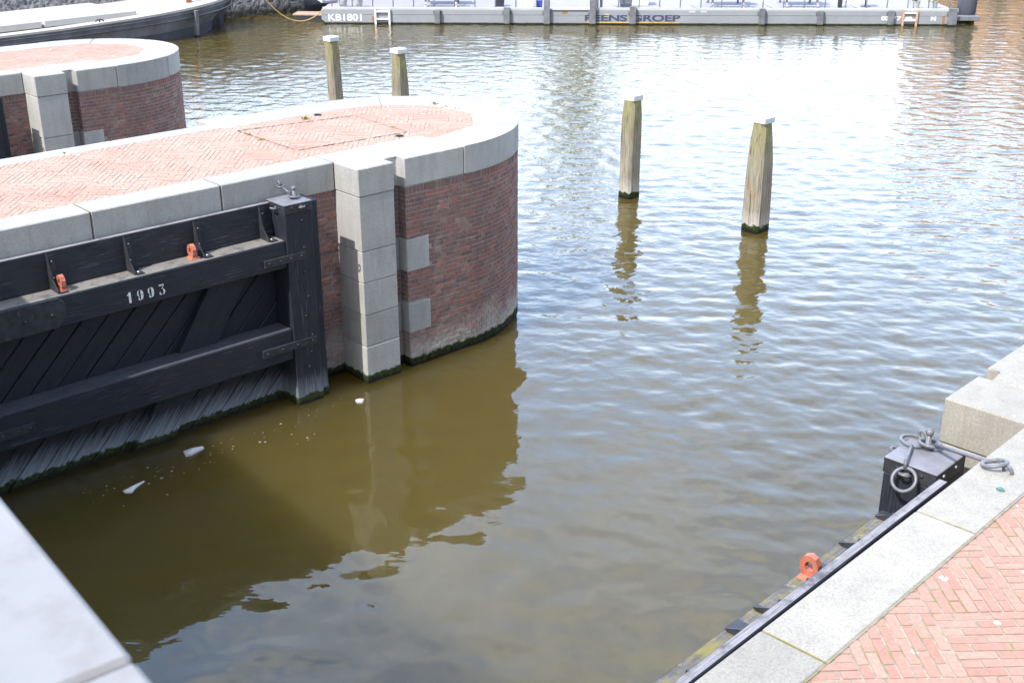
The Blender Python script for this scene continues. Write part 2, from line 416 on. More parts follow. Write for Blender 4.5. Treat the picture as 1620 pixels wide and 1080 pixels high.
# ------------------------------------------------------------------ masonry helpers
def path_len(path):
    d = [0.0]
    for a, b in zip(path, path[1:]): d.append(d[-1]+math.dist(a, b))
    return d
def at(path, d, s):
    s = max(0.0, min(d[-1], s))
    for i in range(len(d)-1):
        if s <= d[i+1] or i == len(d)-2:
            f = (s-d[i])/max(1e-9, d[i+1]-d[i]); a, b = path[i], path[i+1]
            return Vector((a[0]+(b[0]-a[0])*f, a[1]+(b[1]-a[1])*f)), (Vector(b)-Vector(a)).normalized()
def brick_courses(b, path, ztop, rows, course=0.0625, soldier=True, holes=()):
    """bricks laid along a path whose outside is on the right hand"""
    d = path_len(path); tot = d[-1]; J = 0.0125
    def brick(s0, s1, z0, z1):
        mid = at(path, d, (s0+s1)/2)[0]
        for (hx0, hx1, hz0, hz1) in holes:
            if hx0 < mid.x < hx1 and hz0 < (z0+z1)/2 < hz1 and mid.y < 1.0: return
        p0, t0 = at(path, d, s0); p1, t1 = at(path, d, s1)
        j = random.uniform(-0.003, 0.003)
        n0 = Vector((t0.y, -t0.x)); n1 = Vector((t1.y, -t1.x))
        tt = (p1-p0)
        if tt.length < 0.015: return
        nn = Vector((tt.y, -tt.x)).normalized()
        o0 = p0+nn*j; o1 = p1+nn*j; i0 = p0-nn*0.05; i1 = p1-nn*0.05
        b.hexa([(o0.x, o0.y, z0), (o1.x, o1.y, z0), (i1.x, i1.y, z0), (i0.x, i0.y, z0)],
               [(o0.x, o0.y, z1), (o1.x, o1.y, z1), (i1.x, i1.y, z1), (i0.x, i0.y, z1)])
    cuts = [0.0]+[d[i] for i in range(1, len(d)-1) if
        (Vector(path[i])-Vector(path[i-1])).normalized().dot((Vector(path[i+1])-Vector(path[i])).normalized()) < 0.8]+[tot]
    z = ztop
    b.mi = 0
    if soldier:
        for c0, c1 in zip(cuts, cuts[1:]):
            n = max(1, round((c1-c0)/0.0625)); w = (c1-c0)/n
            for k in range(n): brick(c0+k*w+J/2, c0+(k+1)*w-J/2, z-0.105, z-J)
        z -= 0.105
    for rr in range(rows):
        z1 = z-J; z0 = z-course; z -= course
        for c0, c1 in zip(cuts, cuts[1:]):
            head = rr % 2 == 1
            s = c0-(0.052 if head else (0.0 if rr % 4 == 0 else 0.105))
            while s < c1-0.01:
                w = 0.105 if head else 0.21
                if not head and random.random() < 0.12: w = 0.105
                a0, a1 = max(s, c0), min(s+w, c1)
                if a1-a0 > 0.02: brick(a0+J/2, a1-J/2, z0, z1)
                s += w
    return z
def backing(b, path, z0, z1, inset=0.006):
    b.mi = 1
    P = []
    for i, p in enumerate(path):
        t = Vector((0, 0))
        if i > 0: t += (Vector(p)-Vector(path[i-1])).normalized()
        if i < len(path)-1: t += (Vector(path[i+1])-Vector(p)).normalized()
        t.normalize(); P.append((p[0]-t.y*inset, p[1]+t.x*inset))
    for a, c in zip(P, P[1:]): b.face([(a[0], a[1], z0), (c[0], c[1], z0), (c[0], c[1], z1), (a[0], a[1], z1)])
def clip(poly, conv):
    o = poly
    for i in range(len(conv)):
        a = conv[i]; c = conv[(i+1) % len(conv)]; inp = o; o = []
        if not inp: return []
        sd_ = lambda p: (c[0]-a[0])*(p[1]-a[1])-(c[1]-a[1])*(p[0]-a[0])
        for k in range(len(inp)):
            p, q = inp[k-1], inp[k]; sp, sq = sd_(p), sd_(q)
            if sq >= 0:
                if sp < 0: t = sp/(sp-sq); o.append((p[0]+(q[0]-p[0])*t, p[1]+(q[1]-p[1])*t))
                o.append(q)
            elif sp >= 0:
                t = sp/(sp-sq); o.append((p[0]+(q[0]-p[0])*t, p[1]+(q[1]-p[1])*t))
    return o
def hull(pts):
    P = sorted(set((round(p[0], 5), round(p[1], 5)) for p in pts)); H = []
    for seq in (P, P[::-1]):
        h = []
        for p in seq:
            while len(h) > 1 and (h[-1][0]-h[-2][0])*(p[1]-h[-2][1])-(h[-1][1]-h[-2][1])*(p[0]-h[-2][0]) <= 0: h.pop()
            h.append(p)
        H += h[:-1]
    return H
def paving(conv, z, rot, bl=0.063, ln=0.212):
    """basket-weave blocks of long thin pavers clipped to a convex outline"""
    conv = hull(conv); b = MB(); cr, sr = math.cos(rot), math.sin(rot)
    toL = lambda x, y: (x*cr+y*sr, -x*sr+y*cr); toW = lambda x, y: (x*cr-y*sr, x*sr+y*cr)
    cl = [toL(*p) for p in conv]; area = sum(p[0]*q[1]-p[1]*q[0] for p, q in zip(cl, cl[1:]+cl[:1]))
    if area < 0: cl = cl[::-1]
    x0, x1 = min(p[0] for p in cl), max(p[0] for p in cl); y0, y1 = min(p[1] for p in cl), max(p[1] for p in cl)
    B = 0.53; rows = 8; g = 0.0062
    for i in range(math.floor(x0/B)-1, math.ceil(x1/B)+1):
        for j in range(math.floor(y0/B)-1, math.ceil(y1/B)+1):
            hor = (i+j) % 2 == 0
            for k in range(rows):
                s = -(0.106 if k % 2 else 0.0)
                while s < B-0.01:
                    a0, a1 = max(0, s)+g, min(B, s+ln)-g
                    s += ln
                    if a1-a0 < 0.03: continue
                    v0, v1 = k*B/rows+g, (k+1)*B/rows-g
                    jx, jy, ja = random.uniform(-.0015, .0015), random.uniform(-.0015, .0015), random.uniform(-.002, .002)
                    rc = [(a0+jx, v0+jy), (a1+jx, v0+jy+ja), (a1+jx, v1+jy+ja), (a0+jx, v1+jy)]
                    if not hor: rc = [(B-q[1], q[0]) for q in rc]
                    rc = [(i*B+q[0], j*B+q[1]) for q in rc]
                    c = clip(rc, cl)
                    if len(c) < 3: continue
                    c = [toW(*q) for q in c]
                    h = z+random.uniform(-0.0025, 0.002)
                    vt = [b.bm.verts.new((q[0], q[1], h)) for q in c]; vb = [b.bm.verts.new((q[0], q[1], z-0.03)) for q in c]
                    try:
                        b.bm.faces.new(vt)
                        for e in range(len(c)): b.bm.faces.new((vb[e], vb[(e+1) % len(c)], vt[(e+1) % len(c)], vt[e]))
                    except ValueError: pass
    b.mi = 1
    b.face([(p[0], p[1], z-0.0045) for p in conv])
    return b

# ------------------------------------------------------------------ lock piers
def pier(origin, label, xn, rx, xleft, wback=3.75):
    """local x along the pier toward its round nose, local y into the pier; xn = where the nose begins, rx = its reach"""
    rz = R(90-47.5)
    t = thing('lock_pier', label, 'pier', origin, rz, 'lock piers')
    yc, ry = (0.05+wback)/2, (wback-0.05)/2
    ell = lambda a, off=0.0: (xn+(rx-off)*math.cos(a), yc+(ry-off)*math.sin(a))
    arc = [ell(R(q)) for q in range(-90, 91, 4)]
    g = 0.004
    # brick walls
    b = MB()
    holes = [(0.70, 1.125, 1.39, 1.845), (0.70, 1.125, 0.50, 0.93)]
    nose = [(0.535, 0.22), (0.75, 0.22), (0.75, 0.05)]+arc+[(0.75, wback), (0.75, wback-0.17), (0.535, wback-0.17)]
    zb = brick_courses(b, nose, HP-0.385, 41, holes=holes)
    backing(b, nose, -1.2, HP-0.38, 0.007)
    rec = [(xleft, 0.525), (-0.02, 0.525)]
    brick_courses(b, rec, HP-0.36, 42, soldier=True); backing(b, rec, -1.2, HP-0.36, 0.007)
    recb = [(-0.02, wback-0.24), (xleft, wback-0.24)]
    backing(b, recb, -1.2, HP-0.36, 0.007)
    b.build('brick_wall', [M['brick'], M['mortar']], t)
    # core under the paving
    b = MB(); b.prism([(xleft, 0.62), (0.0, 0.62), (0.56, 0.5), (xn, 0.3)]+[ell(R(q), 0.2) for q in range(-80, 81, 16)]+[(xn, wback-0.3), (0, wback-0.4), (xleft, wback-0.4)], -1.2, HP-0.05)
    b.build('core', M['mortar'], t)
    # long coping stones, front and back
    js = [x for x in (-8.2, -6.6, -4.92, -3.29, -1.665, -0.03) if x > xleft]
    xs = [xleft]+js
    for a, c in zip(xs, xs[1:]):
        if c-a < 0.05: continue
        MB().box((a+g+0.003, 0.505, HP-0.37), (c-g-0.003, 0.93, HP), 0.012).build('coping_stone', M['granite'], t)
        MB().box((c-0.007, 0.515, HP-0.365), (c+0.007, 0.925, HP-0.006)).build('joint_moss', M['joint_dark'], t)
    for a, c in zip([xleft, -3.3, -1.62], [-3.3, -1.62, -0.09]):
        if c <= a: continue
        MB().box((a+g, wback-0.55, HP-0.37), (c-g, wback-0.215, HP), 0.010).build('coping_stone', M['granite'], t)
    # pillar beside the gate recess
    zj = [-1.2, 0.525, 0.972, 1.425, 1.851, 2.579, HP]
    for k, (z0, z1) in enumerate(zip(zj, zj[1:])):
        e = 0.0 if k == 5 else random.uniform(-0.003, 0.003)
        pr = 0.006 if k == 5 else 0.0
        MB().box((-0.022-pr+e, -pr+e, z0+0.003), (0.532+pr, 0.93, z1-0.003), 0.012 if k == 5 else 0.008).build('pillar_stone', M['granite'], t)
        MB().box((-0.09, wback-0.6, z0+0.003), (0.485, wback+0.15, z1-0.003), 0.01).build('pillar_stone', M['granite'], t)
    # blocks let into the brickwork beside the slot
    for z0, z1 in ((1.39, 1.843), (0.505, 0.928)):
        MB().prism([(0.742, 0.043), (1.12, 0.043), (1.12, 0.3), (0.742, 0.3)], z0, z1, 0.008).build('inlay_stone', M['granite'], t)
        MB().box((0.536, 0.21, z0), (0.738, 0.4, z1), 0.006).build('inlay_stone', M['granite'], t)
    # coping of the nose
    xe = xn-0.05
    MB().prism([(0.536+g, 0.215), (0.745, 0.215), (0.745, 0.04), (xe, 0.04), (xe, 0.70), (xe-0.13, 0.93), (0.536+g, 0.93)], HP-0.385, HP, 0.011).build('coping_stone', M['granite'], t)
    MB().prism([(0.49+g, wback+0.01), (xe, wback+0.01), (xe, wback-0.62), (0.49+g, wback-0.62)][::-1], HP-0.385, HP, 0.011).build('coping_stone', M['granite'], t)
    an = [-90, -53, -15, 22, 58, 90]
    for a, c in zip(an, an[1:]):
        o_ = [ell(R(q), -0.012) for q in np.linspace(a, c, 11)]
        i_ = [ell(R(c), 0.60), ell(R(a), 0.60)]
        if a == -90: o_ = [(xe+g, 0.038)]+o_; i_[1] = (xe+g, 0.68)
        if c == 90: i_[0] = (xe+g, wback-0.62); o_ = o_+[(xe+g, wback+0.012)]
        ctr = Vector((sum(p[0] for p in o_+i_), sum(p[1] for p in o_+i_)))/len(o_+i_)
        P = [tuple(ctr+(Vector(p)-ctr)*(1-0.004/max(0.2, (Vector(p)-ctr).length))) for p in o_+i_]
        MB().prism(P, HP-0.385, HP, 0.010).build('coping_stone', M['granite'], t)
    # paving
    conv = [(xleft, 0.8), (0.0, 0.72), (xn, 0.60)]+[ell(R(q), 0.50) for q in range(-84, 85, 12)]+[(xn, wback-0.5), (xleft, wback-0.45)]
    paving(conv, HP-0.008, -rz+R(1.5)).build('paving', [M['paver'], M['sand']], t)
    return t
xn1 = 1.80
p1 = pier(O1, 'long brick lock pier with a round granite nose and the open black gate along it', xn1, 2.05, -9.5)
# hatch frame and drain holes in the near pier's paving
H = [(-0.017, 2.905), (-0.027, 1.36), (1.72, 1.22), (1.80, 2.61)]
for (p, q, w) in ((H[0], H[1], 0.006), (H[1], H[2], 0.010), (H[2], H[3], 0.003), (H[3], H[0], 0.010)):
    p, q = Vector(p), Vector(q); tt = (q-p).normalized(); nn = Vector((-tt.y, tt.x))
    n = 40; b = MB(); ws = [w*random.choice((0.25, 0.7, 1.0, 1.2)) for k in range(n+1)]
    vs = [[b.bm.verts.new((*(p+tt*0.012+(q-p-tt*0.024)*(k/n)+nn*sg*ws[k]), HP-0.003)) for sg in (-1, 1)] for k in range(n+1)]
    for k in range(n): b.bm.faces.new((vs[k][0], vs[k+1][0], vs[k+1][1], vs[k][1]))
    b.build('hatch_joint', M['dark'], p1)
for (x, y) in ((1.49, 1.106), (1.42, 3.02)):
    b = MB(); b.cyl((x, y), 0.05, HP-0.05, HP-0.002, 18); dr = b.build('drain_hole', M['dark'], p1)
    MB().ring((x, y, HP-0.003), (0, 0, 1), 0.055, 0.006).build('rim', M['iron'], dr)
OB = O1+A1*(-0.44)-N1*8.95*(-1)*(-1)
OB = O1+A1*(-0.44)+N1*(-8.93)
p2 = pier(OB, 'shorter round-nosed brick pier farther off, in front of the moored barge', 1.55, 1.92, -5.0, 3.55)

# ------------------------------------------------------------------ right quay
def right_quay():
    rz = R(90-44.5)
    t = thing('quay_wall', 'granite-capped quay wall in the near right corner, with the hook rods lying on it', 'quay wall', O2, rz)
    sg = -1
    g = 0.006
    b = MB()
    rec = [(-9, 0.66), (-0.0, 0.66)]
    brick_courses(b, rec, HP-0.36, 30); backing(b, rec, -1.2, HP-0.36, 0.007)
    nose = [(0.56, 0.12), (0.735, 0.12), (0.735, 0.0), (9.0, 0.0)]
    brick_courses(b, nose, HP-0.385, 40); backing(b, nose, -1.2, HP-0.385, 0.007)
    b.build('brick_wall', [M['brick'], M['mortar']], t, sg=sg)
    MB().prism([(-9, 0.75), (0.2, 0.75), (0.2, 0.3), (9, 0.2), (9, 8.0), (-9, 8.0)], -1.2, HP-0.06).build('core', M['mortar'], t, sg=sg)
    xs = [-8.6, -6.8, -5.05, -3.36, -1.66, -0.005]
    for a, c in zip(xs, xs[1:]):
        MB().box((a+g, 0.625, HP-0.37), (c-g, 1.015, HP), 0.010).build('coping_stone', M['granite_quay'], t, sg=sg)
    for x in xs[1:-1]:
        MB().box((x-0.006, 0.632, HP-0.3), (x+0.006, 1.01, HP-0.004)).build('joint_moss', M['moss'], t, sg=sg)
    MB().box((-8.6, 1.014, HP-0.05), (-0.0, 1.026, HP-0.002)).build('joint_moss', M['moss'], t, sg=sg)
    zj = [-1.2, 0.525, 0.972, 1.425, 1.851, 2.579, HP]
    for z0, z1 in zip(zj, zj[1:]):
        MB().box((0.0, 0.0, z0+0.003), (0.555, 1.015, z1-0.003), 0.012).build('pillar_stone', M['granite_quay'], t, sg=sg)
    MB().prism([(0.56, 0.11), (0.737, 0.11), (0.737, -0.012), (2.2, -0.012), (2.2, 0.9), (0.56, 0.9)], HP-0.385, HP, 0.010).build('coping_stone', M['granite_quay'], t, sg=sg)
    for a, c in ((2.208, 4.0), (4.008, 6.0), (6.008, 9.0)):
        MB().box((a, -0.012, HP-0.385), (c, 0.6, HP), 0.010).build('coping_stone', M['granite_quay'], t, sg=sg)
    # brick pavement behind it
    conv = [(-9, 0.9), (0.3, 0.9), (0.5, 0.7), (9, 0.5), (9, 7.5), (-9, 7.5)]
    conv2 = [(-5.2, 0.9), (1.0, 0.9), (1.0, 4.2), (-5.2, 4.2)]
    pv = paving([(x, -y) for x, y in conv2], HP-0.006, -rz+R(2.0)).build('pavement', [M['paver_red'], M['sand_quay']], None)
    pv.location = O2; pv.rotation_euler = (0, 0, rz); tag(pv, kind='structure')
    return t
rq = right_quay()

# ------------------------------------------------------------------ lock gates
BOLT = {}
def bolts(parent, pts, nrm, r=0.014, h=0.010, mat='iron', sg=1):
    key = (tuple(nrm), r, h, mat, sg)
    for p in pts:
        if key not in BOLT: o = MB().bolt((0, 0, 0), nrm, r, h).build('bolt', M[mat], parent, sg=sg); BOLT[key] = o.data
        else: o = bpy.data.objects.new('bolt', BOLT[key]); COL.objects.link(o); o.parent = parent
        o.location = (p[0], p[1]*sg, p[2])
def digit(b, which, x0, z0, h, y):
    """one stencilled numeral of the year 1993, fat and thin strokes"""
    def P(pts): b.face([(x0+px*h, y, z0+pz*h) for px, pz in pts])
    def arcband(cx, cz, rx, rz, w0, w1, a0, a1, n=12):
        pr = None
        for k in range(n+1):
            f = k/n; a = R(a0+(a1-a0)*f); w = w0+(w1-w0)*math.sin(f*math.pi)
            o = (cx+rx*math.cos(a), cz+rz*math.sin(a)); i = (cx+(rx-w)*math.cos(a), cz+(rz-w*0.35)*math.sin(a))
            if pr: P([pr[0], o, i, pr[1]])
            pr = (o, i)
    if which == 0:
        P([(0.12, 0), (0.34, 0), (0.34, 1), (0.16, 1), (0.12, 0.9)]); P([(-0.04, 0.72), (0.121, 0.74), (0.121, 0.9), (0.02, 0.82)])
    elif which < 3:
        ox = 0.98 if which == 1 else 2.00
        arcband(ox+0.20, 0.66, 0.26, 0.33, 0.05, 0.14, 100, 262)
        P([(ox+0.25, 0.98), (ox+0.40, 0.92), (ox+0.50, 0.74), (ox+0.52, 0.55), (ox+0.28, 0.55)])
        P([(ox+0.28, 0.53), (ox+0.52, 0.53), (ox+0.50, 0.28), (ox+0.42, 0.10), (ox+0.27, 0.03)])
        arcband(ox+0.16, 0.17, 0.15, 0.15, 0.10, 0.13, 110, 330)
    else:
        ox = 3.05
        P([(ox-0.02, 0.86), (ox+0.46, 0.86), (ox+0.46, 0.99), (ox-0.02, 0.99)])
        P([(ox+0.36, 0.80), (ox+0.44, 0.80), (ox+0.24, 0.58), (ox+0.17, 0.58)])
        arcband(ox+0.20, 0.30, 0.33, 0.30, 0.06, 0.17, 78, -80)
        arcband(ox+0.10, 0.18, 0.14, 0.15, 0.10, 0.13, 110, 330)

def gate(parent_loc, rz, label, sg, lichen, lugs, brks, grp, shelf, number=True, yp=0.345, pw=0.075, yb=0.385, yf=0.115):
    t = thing('lock_gate', label, 'lock gate', parent_loc, rz, grp)
    X0, X1 = -5.15, -1.09
    B = lambda n, b, m, p=t: b.build(n, m, p, sg=sg)
    def capped(a, c, bev, m, topm, n):
        b = MB(); b.box(a, c, bev)
        for f in b.bm.faces:
            f.normal_update()
            if f.normal.z > 0.9: f.material_index = 1
        return B(n, b, [m, topm])
    # posts
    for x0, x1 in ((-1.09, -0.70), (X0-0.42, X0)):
        p = B('post', MB().box((x0, 0.05, -1.2), (x1, 0.445, 2.555), 0.008), M['tar_z'])
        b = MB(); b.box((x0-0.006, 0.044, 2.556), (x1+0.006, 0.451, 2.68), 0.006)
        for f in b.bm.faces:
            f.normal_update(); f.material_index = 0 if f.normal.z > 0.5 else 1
        B('post_cap', b, [M['cap_iron_lit'], M['iron']], p)
        bolts(p, [(x0+k, 0.044, 2.63) for k in (0.1, 0.29)], (0, -1, 0), sg=sg); bolts(p, [(x0-0.006, 0.05+k, 2.63) for k in (0.1, 0.29)], (-1, 0, 0), sg=sg)
        bolts(p, [(x0+k, 0.451, 2.63) for k in (0.1, 0.29)], (0, 1, 0), mat='zinc', sg=sg)
        bolts(p, [(x0+0.24+0.04*math.sin(z*9), 0.05, z) for z in (2.45, 2.1, 1.78, 1.45, 1.2, 0.92, 0.7, 0.5)], (0, -1, 0), 0.016, 0.012, sg=sg)
    if True:
        e = MB()
        e.ring((-0.86, 0.015, 2.625), (0, 0.35, 1), 0.034, 0.011); e.box((-0.878, 0.03, 2.605), (-0.842, 0.047, 2.645))
        B('lashing_eye', e, M['iron_grey'])
        e = MB(); e.ring((-1.135, 0.23, 2.615), (0.35, 0, 1), 0.036, 0.011); e.box((-1.105, 0.21, 2.595), (-1.094, 0.25, 2.635)); B('lashing_eye', e, M['iron_grey'])
    B('end_board', MB().box((-0.694, 0.10, -1.2), (-0.585, 0.43, 2.655), 0.008), M['tar_z'])
    # beams
    capped((X0, 0.07, 1.885), (X1-0.002, yb, 2.235), 0.012, M['tar_x'], shelf, 'top_beam')
    capped((X0, 0.07, 0.655), (X1-0.002, 0.385, 1.075), 0.014, M['tar_x'], M['tar_top'], 'middle_beam')
    # slanting boards of the skin (one panel) and the brace
    b = MB(); s = 1.0; wx = 0.325
    k0 = -9.5
    while k0 < 1.0:
        j = random.uniform(-0.004, 0.004)
        poly = [(k0+0.009, -1.2), (k0+wx-0.009, -1.2), (k0+wx-0.009+3.6, 2.4), (k0+0.009+3.6, 2.4)]
        c = clip(poly, [(X0, -1.2), (X1, -1.2), (X1, 1.882), (X0, 1.882)])
        if len(c) > 2: b.hexa([(p[0], 0.388+j, p[1]) for p in c], [(p[0], 0.44, p[1]) for p in c], 0.009)
        k0 += wx
    b.face([(X0, 0.442, -1.2), (X1, 0.442, -1.2), (X1, 0.442, 1.88), (X0, 0.442, 1.88)])
    B('planking', b, M['tar_d'])
    for za, zb in ((1.075, 1.885), (-1.2, 0.655)):
        cx = lambda z: -2.99+0.66*z
        B('brace', MB().hexa([(cx(za)-0.26, 0.29, za), (cx(za)+0.26, 0.29, za), (cx(za)+0.26, 0.387, za), (cx(za)-0.26, 0.387, za)],
            [(cx(zb)-0.26, 0.29, zb), (cx(zb)+0.26, 0.29, zb), (cx(zb)+0.26, 0.387, zb), (cx(zb)-0.26, 0.387, zb)], 0.006), M['tar_d'])
    # splash board above the top beam
    capped((X0, yp, 2.237), (X1-0.002, yp+pw, 2.66), 0.008, M['tar_x'], M['shelf_lilac'], 'splash_board')
    # steel knees that hold it
    for x, small in brks:
        b = MB()
        prof = [(yp-0.002, 2.64), (yp-0.02, 2.64), (yp-0.09, 2.37), (yf+0.02, 2.262), (yf+0.02, 2.239), (yp-0.002, 2.239)]
        b.hexa([(x, y, z) for y, z in prof], [(x+0.012, y, z) for y, z in prof])
        w = 0.06 if small else (0.11 if yf > 0.1 else 0.15)
        b.box((x+0.0125, yf, 2.2375), (x+w, yp-0.015, 2.248)); b.box((x+0.0125, yp-0.013, 2.25), (x+w*0.8, yp-0.002, 2.62))
        k = B('knee_bracket', b, M['iron'])
        bolts(k, [(x+0.06, yp-0.165, 2.248)], (0, 0, 1), 0.017, 0.016, 'zinc', sg)
        bolts(k, [(x+0.05, yp-0.013, 2.55), (x+0.05, yp-0.013, 2.36)], (0, -1, 0), 0.010, 0.010, 'zinc', sg)
    ly = 0.0 if yf > 0.1 else -0.06
    for x in lugs:
        b = MB(); b.hexa([(x-0.05, 0.15+ly, 2.2372), (x+0.06, 0.15+ly, 2.2372), (x+0.06, 0.29+ly, 2.2372), (x-0.05, 0.29+ly, 2.2372)],
                         [(x-0.03, 0.17+ly, 2.268), (x+0.04, 0.17+ly, 2.268), (x+0.04, 0.27+ly, 2.268), (x-0.03, 0.27+ly, 2.268)])
        pr = [[], []]
        n = 10
        outer = [(0.22+ly+0.072*math.cos(R(36*k+18)), 2.333+0.088*math.sin(R(36*k+18))) for k in range(n)]
        inner = [(0.22+ly+0.031*math.cos(R(36*k+18)), 2.336+0.040*math.sin(R(36*k+18))) for k in range(n)]
        for k in range(n):
            j = (k+1) % n
            b.hexa([(x-0.022, *outer[k]), (x-0.022, *outer[j]), (x-0.022, *inner[j]), (x-0.022, *inner[k])],
                   [(x+0.026, *outer[k]), (x+0.026, *outer[j]), (x+0.026, *inner[j]), (x+0.026, *inner[k])])
        tag(B('lifting_eye', b, M['orange']), 'orange painted lifting eye')
    # flat straps
    for (x0, x1, z0, z1) in ((-1.42, -0.84, 1.955, 2.05), (-1.55, -0.76, 0.80, 0.90), (X0-0.3, -4.43, 0.80, 0.90)):
        b = MB(); b.box((x0, 0.036, z0), (x1, 0.049, z1), 0.003)
        if x0 > -2:
            b.box((x0, 0.0495, z0+0.003), (X1-0.004, 0.068, z1-0.003))
        else: b.box((X0+0.002, 0.0495, z0+0.003), (x1, 0.068, z1-0.003))
        st_ = B('iron_strap', b, M['iron'])
        bolts(st_, [(q, 0.036, (z0+z1)/2) for q in np.linspace(x0+0.06, x1-0.06, 4)], (0, -1, 0), 0.016, 0.012, sg=sg)
    b = MB()
    pl = [(X0+0.01, 1.89), (-4.00, 1.89), (-3.90, 2.0), (-3.90, 2.16), (-3.96, 2.225), (X0+0.01, 2.225)]
    b.hexa([(p[0], 0.050, p[1]) for p in pl], [(p[0], 0.068, p[1]) for p in pl], 0.004)
    st_ = B('steel_plate', b, M['iron'])
    bolts(st_, [(q, 0.05, 2.05) for q in (-4.7, -4.35, -4.05)], (0, -1, 0), 0.02, 0.014, sg=sg)
    if number:
        for q in range(4):
            b = MB(); digit(b, q, -3.185, 1.955, 0.128, 0.0685); tag(B('painted_numeral', b, M['stencil']), 'white stencilled numeral of the year 1993')
    return t
M['tar_top'] = mat_shelf('scuffed_beam_top', 0.0, (0.075, 0.08, 0.095))
M['shelf_lilac'] = mat_shelf('bleached_board_edge', 0.0, (0.25, 0.245, 0.26))
BR = [(-3.92, 0), (-3.03, 0), (-2.16, 0), (-1.28, 0), (-4.8, 0)]
g1 = gate(O1, R(90-47.5), 'open black timber lock gate with white stencilled year, against the long pier', 1, 0, (-3.84, -2.27), BR, 'black timber lock gates', M['shelf'])
BR2 = [(-1.21, 0), (-2.16, 0), (-3.09, 0), (-4.0, 0), (-1.72, 1), (-2.78, 1)]
o2 = O2+A2*0.42+N2*(-0.14)
g2 = gate(o2, R(90-44.5+0.25), 'open black lock gate at the near right quay, lichen on its beam', -1, 1, (-2.22,), BR2, 'black timber lock gates', M['shelf_lichen'], number=False, yp=0.462, pw=0.072, yb=0.55, yf=0.082)
g3 = thing('lock_gate', 'dark gate mostly hidden in the recess of the shorter farther pier', 'lock gate', OB, R(90-47.5), 'black timber lock gates')
for ch in list(g1.children):
    if ch.name.split('.')[0] not in ('painted_numeral',): link_copy(ch, g3)

# ------------------------------------------------------------------ hook rods
def rod_thing(label, a, c, ring_a, ring_c, na=(0, 0, 1), nc=(0, 0, 1), r=0.013, pin=None, staple=None, grp='iron hook rods', via=None):
    a, c = Vector(a), Vector(c)
    t = thing('hook_rod', label, 'hook rod', tuple(a), 0, grp)
    d = (c-a).normalized(); o = -a
    v_ = [Vector(via)+o] if via else []
    d0 = v_[0].normalized() if via else d; d1 = (c-Vector(via)).normalized() if via else d
    MB().tube([d0*ring_a]+v_+[c+o-d1*ring_c], r, 10).build('rod', M['iron_grey'], t)
    MB().ring((0, 0, 0), na, ring_a, r*0.95, 24).build('ring', M['iron_grey'], t)
    MB().ring(c+o, nc, ring_c, r*0.95, 24).build('ring', M['iron_grey'], t)
    if pin:
        p = Vector(pin)+o
        b = MB(); b.tube([p, p+Vector((0, 0, 0.02)), p+Vector((0, 0, 0.021)), p+Vector((0, 0, 0.11))], [0.045, 0.045, 0.02, 0.02], 14); b.sphere(p+Vector((0, 0, 0.128)), 0.031)
        b.build('pin', M['iron_grey'], t)
    if staple:
        p = Vector(staple[0])+o; q = Vector(staple[1])
        MB().ring(p, q, 0.034, 0.012, 18).build('staple', M['iron_grey'], t)
    return t
def W1(x, y, z): return O1+A1*x-N1*y+Vector((0, 0, z))
def W2(x, v, z): return O2+A2*x+N2*v+Vector((0, 0, z))
rod_thing('short iron rod tying the far gate post to the pier coping', W1(-0.83, 0.24, 2.715), W1(-0.86, 0.475, 2.80), 0.062, 0.040,
          (0.1, 0, 1), (0, -0.2, 1), 0.012, pin=W1(-0.82, 0.24, 2.68), staple=(W1(-0.87, 0.505, 2.82), A1))
rod_thing('iron rod laid across the gap, its outer ring stapled to the near right coping', W2(-0.335, 0.085, 2.72), W2(-0.80, 0.735, 2.985), 0.075, 0.078,
          (0.1, 0.1, 1), (-0.2, 0.3, 1), 0.015, pin=W2(-0.345, 0.075, 2.682), staple=(W2(-0.80, 0.825, 2.968), N2*0.3+Vector((0, 0, 0.15))+A2))
rod_thing('iron rod hanging with its lower ring over the side of the near right gate post', W2(-0.345, -0.035, 2.70), W2(-0.755, 0.115, 2.60), 0.092, 0.085,
          (0.05, 0, 1), tuple(A2*-0.8+Vector((0, 0, 0.6))), 0.014, staple=(W2(-0.29, 0.0, 2.735), A2+N2*0.3), via=W2(-0.70, 0.085, 2.715))

